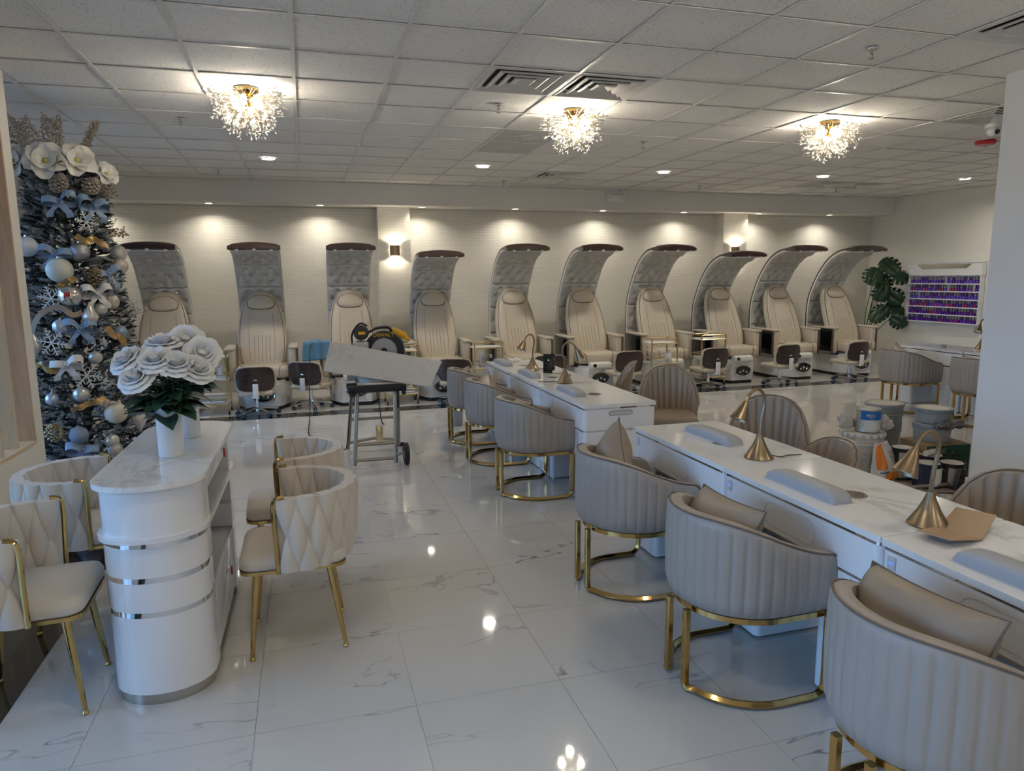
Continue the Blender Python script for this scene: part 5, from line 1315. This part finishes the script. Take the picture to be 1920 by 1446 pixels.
ORD = 'first second third fourth fifth sixth seventh eighth ninth tenth eleventh twelfth thirteenth fourteenth fifteenth sixteenth seventeenth eighteenth nineteenth twentieth twenty-first twenty-second twenty-third twenty-fourth twenty-fifth twenty-sixth'.split()
for k in range(6):
    cnt = 0
    for j in range(25, -1, -1):
        y = RY0+.045+j*(RY1-RY0-.09)/25
        wts = {5: (6, 3, 2, 0, 0), 4: (4, 2, 1, 3, 3), 3: (3, 2, 5, 0, 0), 2: (3, 3, 1, 2, 3), 1: (4, 4, 0, 2, 1), 0: (4, 4, 2, 1, 0)}[k]
        n = rr.choices(list(PCOL), wts)[0]
        if rr.random() < .04: continue
        o = bpy.data.objects.new('polish_bottle', bme[n]); COL.objects.link(o); o.location = (10.285-.047, 9.265+y, .83+.0182+.128*k)
        sh = 'top shelf' if k == 5 else ('bottom shelf' if k == 0 else SHN[k]+' shelf up')
        tag(o, '%s nail polish bottle, %s from the plant on the rack, %s' % (n, ORD[cnt], sh), 'nail polish', 'polish bottles on the %s' % sh); cnt += 1
        c = bpy.data.objects.new('cap', cme[0 if rr.random() < .6 else 1]); COL.objects.link(c); c.parent = o
# ================================================================ flocked christmas tree and its ornaments
TX, TY = -1.79, 6.5
def rt(z): return .56-.108*z
def flock_mat():
    m, nt, b = nodes_of('flocked_needles'); N = nt.nodes.new; L = nt.links.new
    b.inputs['Roughness'].default_value = .9; b.inputs['Specular IOR Level'].default_value = .15
    at = N('ShaderNodeAttribute'); at.attribute_name = 'flock'
    mx = N('ShaderNodeMix'); mx.data_type = 'RGBA'; mx.inputs[6].default_value = (.008, .016, .013, 1); mx.inputs[7].default_value = (.62, .62, .62, 1)
    L(at.outputs['Fac'], mx.inputs[0]); L(mx.outputs[2], b.inputs['Base Color']); MATS['flocked_needles'] = m
flock_mat(); mat('bark', (.03, .02, .015), .9); mat('navy_cloth', (.012, .016, .04), .9)
tree = thing('christmas_tree', 'tall slim snow-flocked christmas tree beside the slatted partition', 'christmas tree', (TX, TY, 0))
MB().tube([(0, 0, .02), (0, 0, 2.5)], [.035, .012], 10).build('trunk', 'bark', tree)
rr = random.Random(21); V, F, A = [], [], []
def needle(base, d, L, w, side, fl):
    o = len(V); n = d.cross(side).normalized()*w
    V.extend([base-side*w, base+side*w, base+d*L]); F.append((o, o+1, o+2)); A.extend([fl*.35, fl*.35, fl])
NS = 3200
for k in range(NS):
    z = .10+2.44*((k+rr.random())/NS)**1.06
    a = k*2.399963+rr.uniform(-.3, .3)
    R = rt(z)*(rr.uniform(.45, 1.0) if rr.random() < .5 else rr.uniform(.85, 1.04))
    ax = Vector((math.cos(a)+rr.uniform(-.4, .4), math.sin(a)+rr.uniform(-.4, .4), rr.uniform(-.3, .75))).normalized()
    p1 = Vector((R*math.cos(a), R*math.sin(a), z)); LT = rr.uniform(.07, .11); p0 = p1-ax*LT
    fl = rr.choice((.05, .15, .5, .9, 1.0)); s0 = ax.orthogonal().normalized(); s1 = ax.cross(s0)
    o = len(V)          # frosted twig
    for q in range(3):
        c_ = p0.lerp(p1, q/2); w_ = (.007, .012, .004)[q]
        for j in range(5): V.append(c_+(s0*math.cos(j*1.2566)+s1*math.sin(j*1.2566))*w_); A.append(fl*.8)
    for q in range(2):
        for j in range(5): F.append((o+q*5+j, o+q*5+(j+1) % 5, o+q*5+5+(j+1) % 5, o+q*5+5+j))
    for q in range(24):
        f = q/23; ang = q*2.4; dirn = (ax*.65+(s0*math.cos(ang)+s1*math.sin(ang))*.85).normalized()
        needle(p0.lerp(p1, f), dirn, rr.uniform(.020, .030), .0055, dirn.cross(ax).normalized(), fl*rr.uniform(.3, 1.0))
me = bpy.data.meshes.new('needles'); me.from_pydata([tuple(v) for v in V], [], F)
at = me.attributes.new('flock', 'FLOAT', 'POINT'); at.data.foreach_set('value', A); me.materials.append(MATS['flocked_needles']); me.update()
o = bpy.data.objects.new('needle_foliage', me); COL.objects.link(o); o.parent = tree; tag(o, kind='stuff')
br = MB()
for k in range(90):
    z = .15+2.2*k/90; a = k*2.4; R = rt(z)*.85
    br.tube([(0, 0, z-.06), (R*math.cos(a), R*math.sin(a), z)], [.008, .004], 5, caps=False)
tag(br.build('branches', 'bark', tree), kind='stuff')
MB().lathe([(.0001, .14), (.03, .12), (.16, .035), (.33, .008), (.34, .004), (.0001, .004)], 36).build('tree_skirt', 'navy_cloth', tree)

ORN = {'silver': ((.42, .43, .46), .22, .8), 'painted': ((.62, .64, .68), .25, .0), 'mint': ((.60, .62, .55), .35, 0), 'clear': ((.55, .52, .48), .08, .5), 'clear2': ((.60, .52, .45), .10, .6), 'mercury': ((.66, .62, .58), .12, .85),
       'pearl_dot': ((.55, .50, .42), .3, .3), 'pearl': ((.58, .57, .54), .25, .5), 'pearlblue': ((.55, .60, .68), .22, .5), 'blue': ((.30, .38, .50), .3, .4), 'cream': ((.64, .60, .50), .4, 0), 'blueglit': ((.25, .32, .42), .55, .2), 'champ': ((.50, .43, .33), .3, .5)}
for n, (c, r, m_) in ORN.items(): mat('ball_'+n, c, r, m_, bump=((160, .5) if n in ('blueglit', 'pearl_dot', 'silver') else None), noise=((14, .25) if n in ('painted', 'mercury', 'blueglit', 'clear2') else None))
BALL = [(-1.637, 6.162, 1.873, .072, 'silver', 'silver glitter ball above the big pale ball'), (-1.959, 6.173, 1.913, .075, 'painted', 'white ball painted with blue, at the tree edge by the partition'), (-1.758, 6.116, 1.736, .092, 'mint', 'big plain pale green ball, upper tree'),
        (-1.435, 6.386, 1.873, .062, 'clear', 'clear brownish ball sticking out beside the first canopy, upper one'), (-1.431, 6.364, 1.771, .062, 'clear2', 'speckled clear ball under the other clear one'), (-1.705, 6.102, 1.544, .085, 'mercury', 'shiny silver ball with a red motif'),
        (-1.478, 6.229, 1.491, .058, 'pearl_dot', 'dotted champagne ball beside the white ribbon'), (-1.538, 6.167, 1.44, .05, 'pearl', 'pearl ball right of the white diamond drop'), (-1.777, 6.068, 1.316, .058, 'pearlblue', 'bluish pearl ball under the tan ribbon'),
        (-1.436, 6.24, 1.253, .05, 'blue', 'small blue white ball beside a gold ribbon'), (-1.582, 6.092, 1.07, .05, 'pearl', 'pearl ball halfway down, above a snowflake'), (-1.681, 6.025, .797, .058, 'pearl', 'pearl ball directly above the lowest gold ribbon'),
        (-1.87, 6.015, .772, .046, 'pearlblue', 'small bluish pearl ball low by the partition'), (-1.487, 6.094, .625, .082, 'cream', 'large cream ball with a gathered bow on top'), (-1.713, 5.985, .489, .068, 'blueglit', 'blue glitter ball near the foot of the tree'),
        (-1.517, 6.046, .414, .055, 'pearl', 'pearl ball lowest on the tree by the counter'), (-1.504, 6.047, .344, .058, 'clear', 'clear ball right under the lowest pearl ball'), (-1.542, 6.07, .71, .04, 'champ', 'little champagne ball half hidden behind the cream ball')]
BALL[7] = BALL[7][:5]+('pearl ball touching the dotted champagne ball',)
for x, y, z, r, m_, n in BALL:
    d = Vector((x-TX, y-TY, 0)).normalized(); p = Vector((x, y, z))+d*r*.4
    t = thing('ball_ornament', n+' on the christmas tree' if len(n.split()) < 12 else n, 'ornament', p, 0, 'ball ornaments on the tree')
    MB().sphere((0, 0, 0), r, 24, 16).build('ball', 'ball_'+m_, t)
    MB().cyl((0, 0, r*.96), (0, 0, r*1.12), r*.16, n=12).build('cap', 'chrome', t)
    MB().tube([(0, 0, r*1.1), (-d.x*.01, -d.y*.01, r*1.5)], .0015, 5).build('hook', 'gold_pale', t)
    if m_ == 'mercury': MB().rbox(-.02, .02, -r-.001, -r+.012, -.005, .028, .004).build('red_motif', 'red', t)
    if m_ == 'cream': MB().tube([(.03*math.cos(a), .03*math.sin(a), r*.98+.012*math.sin(3*a)) for a in [2*PI*k/20 for k in range(20)]], .010, 6, closed=True).build('gathered_bow', 'velvet', t)
mat('snow_white', (.70, .69, .65), .6)
def snowflake(R):
    m = MB()
    for k in range(6):
        a = k*PI/3; d = Vector((math.cos(a), 0, math.sin(a)))
        m.tube([(0, 0, 0), d*R], [.0055, .004], 6)
        for f, l in ((.38, .34), (.62, .30), (.84, .16)):
            for s in (-1, 1):
                e = Vector((math.cos(a+s*1.0), 0, math.sin(a+s*1.0))); m.tube([d*R*f, d*R*f+e*R*l], [.004, .003], 5)
    return m
SN = [(-1.593, 6.213, 2.101, .085, 'white snowflake high on the tree under the blue bows'), (-1.817, 6.093, 1.526, .10, 'white snowflake beside the shiny ball with red motif'), (-1.835, 6.057, 1.198, .105, 'white snowflake below the tan ribbon arc'), (-1.642, 6.052, .94, .11, 'white snowflake lowest on the tree')]
for x, y, z, R, n in SN:
    d = Vector((x-TX, y-TY, 0)).normalized(); o = snowflake(R).build('snowflake', 'snow_white'); o.location = Vector((x, y, z))+d*.045
    o.rotation_euler = (0, 0, math.atan2(d.y, d.x)+PI/2); o.rotation_euler[1] = .2; tag(o, n, 'ornament', 'snowflakes on the tree')
mat('drop_pearl', (.66, .62, .57), .25, .3)
for x, y, z, h, n in ((-1.601, 6.12, 1.382, .105, 'white diamond drop ornament in the middle of the tree'), (-1.365, 6.209, .548, .11, 'white diamond drop ornament next to the counter'), (-1.954, 6.085, 1.179, .10, 'white teardrop ornament at the partition side of the tree')):
    d = Vector((x-TX, y-TY, 0)).normalized(); t = thing('drop_ornament', n, 'ornament', Vector((x, y, z))+d*.04, 0, 'drop ornaments on the tree'); N = 24; rows = []
    for i in range(13):
        v = -1+2*i/12; w = .055*(1-abs(v)**1.15)+.001
        rows.append([(w*(1+.10*math.cos(8*a+v*6))*math.cos(a), w*(1+.10*math.cos(8*a+v*6))*math.sin(a), v*h) for a in [2*PI*k/N for k in range(N)]])
    MB().ring_surf(rows, True, True, True).build('drop', 'drop_pearl', t, angle=60); MB().cyl((0, 0, h*.97), (0, 0, h*1.08), .008, n=8).build('cap', 'chrome', t)
mat('ribbon_blue', (.22, .32, .46), .5, noise=(60, .35)); mat('ribbon_white', (.66, .65, .63), .5); mat('ribbon_gold', (.42, .27, .10), .35, .35); mat('ribbon_tan', (.36, .28, .21), .6)
def strip_mesh(path, w, twist=0.0, nrm=Vector((0, -1, 0))):
    P = spline(path, 6); G = []
    for i, p in enumerate(P):
        t_ = (P[min(i+1, len(P)-1)]-P[max(i-1, 0)]).normalized(); s = t_.cross(nrm).normalized()
        s = Matrix.Rotation(twist*math.sin(i*.5), 3, t_) @ s
        G.append([p-s*w/2, p, p+s*w/2])
    return MB().grid(G)
BOW = [(-1.734, 6.175, 2.249, 'ribbon_blue', 'blue snowflake-print ribbon bow near the top, closer to the partition'), (-1.555, 6.264, 2.226, 'ribbon_blue', 'blue ribbon bow near the top above the upper snowflake'), (-1.774, 6.129, 1.868, 'ribbon_blue', 'blue ribbon bow beside the silver glitter ball'),
       (-1.502, 6.237, 1.707, 'ribbon_blue', 'blue ribbon bow under the clear balls'), (-1.662, 6.086, 1.3, 'ribbon_blue', 'blue ribbon bow behind the white diamond drop'), (-1.694, 5.975, .38, 'ribbon_blue', 'blue ribbon bow at the foot of the tree'),
       (-1.756, 6.04, 1.033, 'ribbon_white', 'white sheer ribbon bow above the lowest snowflake'), (-1.56, 6.167, 1.56, 'ribbon_white', 'stiff white ribbon bow by the ball with red motif')]
for k, (x, y, z, m_, n) in enumerate(BOW):
    d = Vector((x-TX, y-TY, 0)).normalized(); t = thing('ribbon_bow', n+(' of the tree' if 'tree' not in n else ''), 'ribbon', Vector((x, y, z))+d*.05, math.atan2(d.y, d.x)+PI/2, 'ribbon bows on the tree')
    for s in (-1, 1):
        a_ = .25*math.sin(k*2+s)
        o = MB(); P = spline([(0, 0, 0), (s*.05, -.03, .035+a_*.1), (s*.105, -.01, .03+a_*.1), (s*.105, .02, -.015), (s*.05, .02, -.02), (0, 0, 0)], 6)
        o.grid([[p+Vector((0, -.022, -.024)), p, p+Vector((0, .022, .024))] for p in P]).build('loop', m_, t, angle=80)
        P = spline([(0, 0, 0), (s*.03, -.012, -.05), (s*.06, -.02, -.085), (s*.065, -.008, -.12)], 5)
        MB().grid([[p+Vector((-.024, 0, -.006)), p, p+Vector((.024, 0, .006))] for p in P]).build('tail', m_, t, angle=80)
    MB().sphere((0, -.01, 0), .016, 10, 8).build('knot', m_, t)
GLD = [(-1.572, 6.21, 1.964, 'gold ribbon curl above the silver glitter ball'), (-1.726, 6.109, 1.636, 'gold ribbon curl below the big pale ball'), (-1.465, 6.2, 1.215, 'gold ribbon curl hanging on the outer side of the tree near the roses'), (-1.648, 6.024, .716, 'gold ribbon curl reaching the cream ball'), (-1.91, 6.052, 1.026, 'gold ribbon curl near the partition halfway down')]
for k, (x, y, z, n) in enumerate(GLD):
    d = Vector((x-TX, y-TY, 0)).normalized(); s = 1 if k != 1 else .6
    o = strip_mesh([(-.11*s, .0, .03*(-1)**k), (-.05*s, -.03, -.012), (.0, -.01, .012), (.05*s, -.035, -.02*(-1)**k), (.12*s, .0, -.045*(-1)**k)], .048, .7).build('gold_ribbon', 'ribbon_gold', angle=80)
    o.location = Vector((x, y, z))+d*.045; o.rotation_euler = (0, (.6 if k == 2 else 0), math.atan2(d.y, d.x)+PI/2); tag(o, n, 'ribbon', 'gold ribbons on the tree')
o = strip_mesh([(-1.965, 6.03, 1.14), (-1.972, 6.04, 1.267), (-1.903, 6.03, 1.407), (-1.772, 6.02, 1.465), (-1.689, 6.03, 1.402), (-1.63, 6.07, 1.42)], .04, .3).build('tan_ribbon', 'ribbon_tan', angle=80); tag(o, 'long tan ribbon arching over the bluish pearl ball on the tree', 'ribbon')
mat('cone_gold', (.34, .24, .12), .35, .6); mat('glitter_champ', (.56, .47, .38), .35, .6, bump=(200, 1.0), noise=(120, .5))
for k, (x, y, z, m_, n) in enumerate(((-1.86, 5.987, .528, 'cone_gold', 'gold pine cone low on the tree by the partition'), (-1.564, 6.18, 1.687, 'cone_gold', 'gold pine cone under the clear balls on the tree'), (-1.726, 6.191, 2.384, 'glitter_champ', 'champagne glitter blossom cluster under the first magnolia'), (-1.563, 6.279, 2.38, 'glitter_champ', 'champagne glitter blossom cluster under the smaller magnolia'))):
    d = Vector((x-TX, y-TY, 0)).normalized(); m = MB(); q = random.Random(k)
    for j in range(70):
        v = (j+.5)/70; a = j*2.4; w = .055*math.sin(PI*min(1, .12+v*.85))
        p = Vector((w*math.cos(a), w*math.sin(a), -.075+.15*v)); m.sphere(p, .0125 if m_ == 'cone_gold' else .015, 6, 4, (1, 1, .55))
    o = m.build('pine_cone' if k < 2 else 'glitter_blossom', m_, angle=50); o.location = Vector((x, y, z))+d*.05; o.rotation_euler = (.5, .3*k, 0); tag(o, n, 'ornament', 'cones and blossoms on the tree')
mat('magnolia', (.72, .70, .64), .5, sheen=.2); mat('pistil', (.45, .42, .12), .7); mat('leaf_black', (.012, .016, .014), .4)
for k, (x, y, z, s, n) in enumerate(((-1.784, 6.201, 2.49, 1.22, 'large white magnolia bloom at the top of the tree, facing front'), (-1.635, 6.248, 2.51, 1.10, 'white magnolia bloom at the top of the tree, beside the largest'), (-1.50, 6.33, 2.44, .8, 'white magnolia bloom drooping at the outer edge of the treetop'), (-1.965, 6.268, 2.49, 1.1, 'white magnolia bloom half hidden by the partition'))):
    d = Vector((x-TX, y-TY, .15)).normalized(); t = thing('magnolia', n, 'flower', Vector((x, y, z))+d*.08, 0, 'magnolia blooms on the treetop')
    Q = (d+Vector((.1, -.5, 0))).normalized().to_track_quat('Z', 'Y').to_matrix().to_4x4()
    for L, (np_, Lp, op) in enumerate(((4, .085, .75), (5, .12, 1.2))):
        for j in range(np_):
            G = []
            for i in range(8):
                v = i/7; w = .058*math.sin(PI*min(.93, v*.80+.10))**.8*s*(1.0+.15*L); row = []
                for u in (-1, -.5, 0, .5, 1):
                    th_ = op*(v**.8); row.append((u*w, Lp*s*(math.sin(th_)*v+.08), Lp*s*(math.cos(th_)*v*.8)+abs(u)*w*.45-.012*L))
                G.append(row)
            MB().grid(G, M=Q @ Euler((0, 0, 2*PI*(j+.5*L)/np_+k)).to_matrix().to_4x4()).build('petal', 'magnolia', t, angle=80)
    MB().sphere((0, 0, .02*s), .018*s, 12, 8, M=Q).build('pistil', 'pistil', t)
    MB().grid(leaf_grid(.17, .036), M=Matrix.Translation(-d*.03) @ Euler((.2, .5, (-2.2 if k in (0, 3) else -1.2)+.3*k)).to_matrix().to_4x4()).build('leaf', 'leaf_black', t, angle=80)
mat('berry_white', (.62, .60, .56), .3); mat('berry_gold', (.45, .35, .22), .25, .6)
for k, (x, y, z, n) in enumerate(((-1.483, 6.401, 2.331, 'gold berry spray sticking out below the magnolias'), (-1.441, 6.431, 2.022, 'gold berry spray sticking out above the clear balls'), (-1.475, 6.248, 1.63, 'white berry spray beside the gold pine cone'), (-1.537, 6.134, 1.16, 'silver berry spray halfway down the tree'), (-1.373, 6.392, 1.40, 'white berry spray on the outer side at mid height'), (-1.537, 6.09, .858, 'white berry spray beside the lowest snowflake'))):
    d = Vector((x-TX, y-TY, .25)).normalized(); t = thing('berry_spray', n+' of the tree' if 'tree' not in n else n, 'berry spray', Vector((x, y, z))-d*.04, 0, 'berry sprays on the tree'); st, be = MB(), MB(); q = random.Random(k+40)
    for j in range(9):
        e = (d+Vector((q.uniform(-.6, .6), q.uniform(-.6, .6), q.uniform(-.5, .6)))).normalized()*q.uniform(.10, .17); st.tube([(0, 0, 0), e*.5+Vector((0, 0, .008)), e], .0014, 4, caps=False)
        for f in (.45, .6, .75, .88, 1.0): be.sphere(e*f+Vector((q.uniform(-.01, .01), q.uniform(-.01, .01), q.uniform(-.01, .01))), q.uniform(.0055, .0085), 7, 5)
    tag(st.build('twigs', 'gold_pale', t), kind='stuff'); tag(be.build('berries', 'berry_gold' if k in (0, 1) else 'berry_white', t), kind='stuff')
# glitter sprays crowning the tree
for k, (dx, dy, a, L, n) in enumerate(((-.10, -.12, -.35, .34, 'champagne glitter fern spray at the treetop, broad one by the partition'), (.0, -.12, -.05, .36, 'champagne glitter fern spray in the centre of the treetop'), (.17, -.10, .22, .36, 'narrow champagne glitter fern spray standing apart on the treetop'), (-.16, -.05, -.8, .28, 'champagne glitter fern spray drooping behind the partition'))):
    t = thing('glitter_spray', n, 'tree topper', (TX+dx, TY+dy, 2.50), 0, 'glitter sprays on the treetop'); stem = spline([(0, 0, 0), (math.sin(a)*L*.5, 0, L*.5), (math.sin(a*1.3)*L+.03, -.02, L*.98)], 8)
    MB().tube(stem, .003, 5).build('stem', 'gold_pale', t); lv = MB(); q = random.Random(k)
    wd = .03 if k == 2 else .085
    for i, p in enumerate(stem[4:]):
        for s in (-1, 1):
            for j in range(30):
                f = j/29; c = p+Vector((s*wd*f*(1-.4*i/len(stem)), q.uniform(-.025, .025), wd*.7*f+q.uniform(-.022, .022)))
                w_ = q.uniform(.005, .011); r_ = q.uniform(0, 3)
                lv.add([c+Vector((math.cos(r_)*w_, q.uniform(-.006, .006), math.sin(r_)*w_)), c+Vector((math.cos(r_+2.1)*w_, q.uniform(-.006, .006), math.sin(r_+2.1)*w_)), c+Vector((math.cos(r_+4.2)*w_, q.uniform(-.006, .006), math.sin(r_+4.2)*w_))], [(0, 1, 2)])
    tag(lv.build('glitter_leaves', 'glitter_champ', t, smooth=False), kind='stuff')
# wrapped gift under the tree
gf = thing('gift_bag', 'dark blue gift bag with red tissue under the christmas tree', 'gift bag', (-1.72, 5.78, 0), .3)
MB().rbox(-.10, .10, -.05, .05, 0, .16, .004).build('bag', 'navy_cloth', gf); MB().lathe([(.0001, .15), (.05, .16), (.07, .20), (.03, .19), (.0001, .22)], 9, c=(-.02, 0, 0)).build('tissue_tuft', 'red', gf, smooth=False)
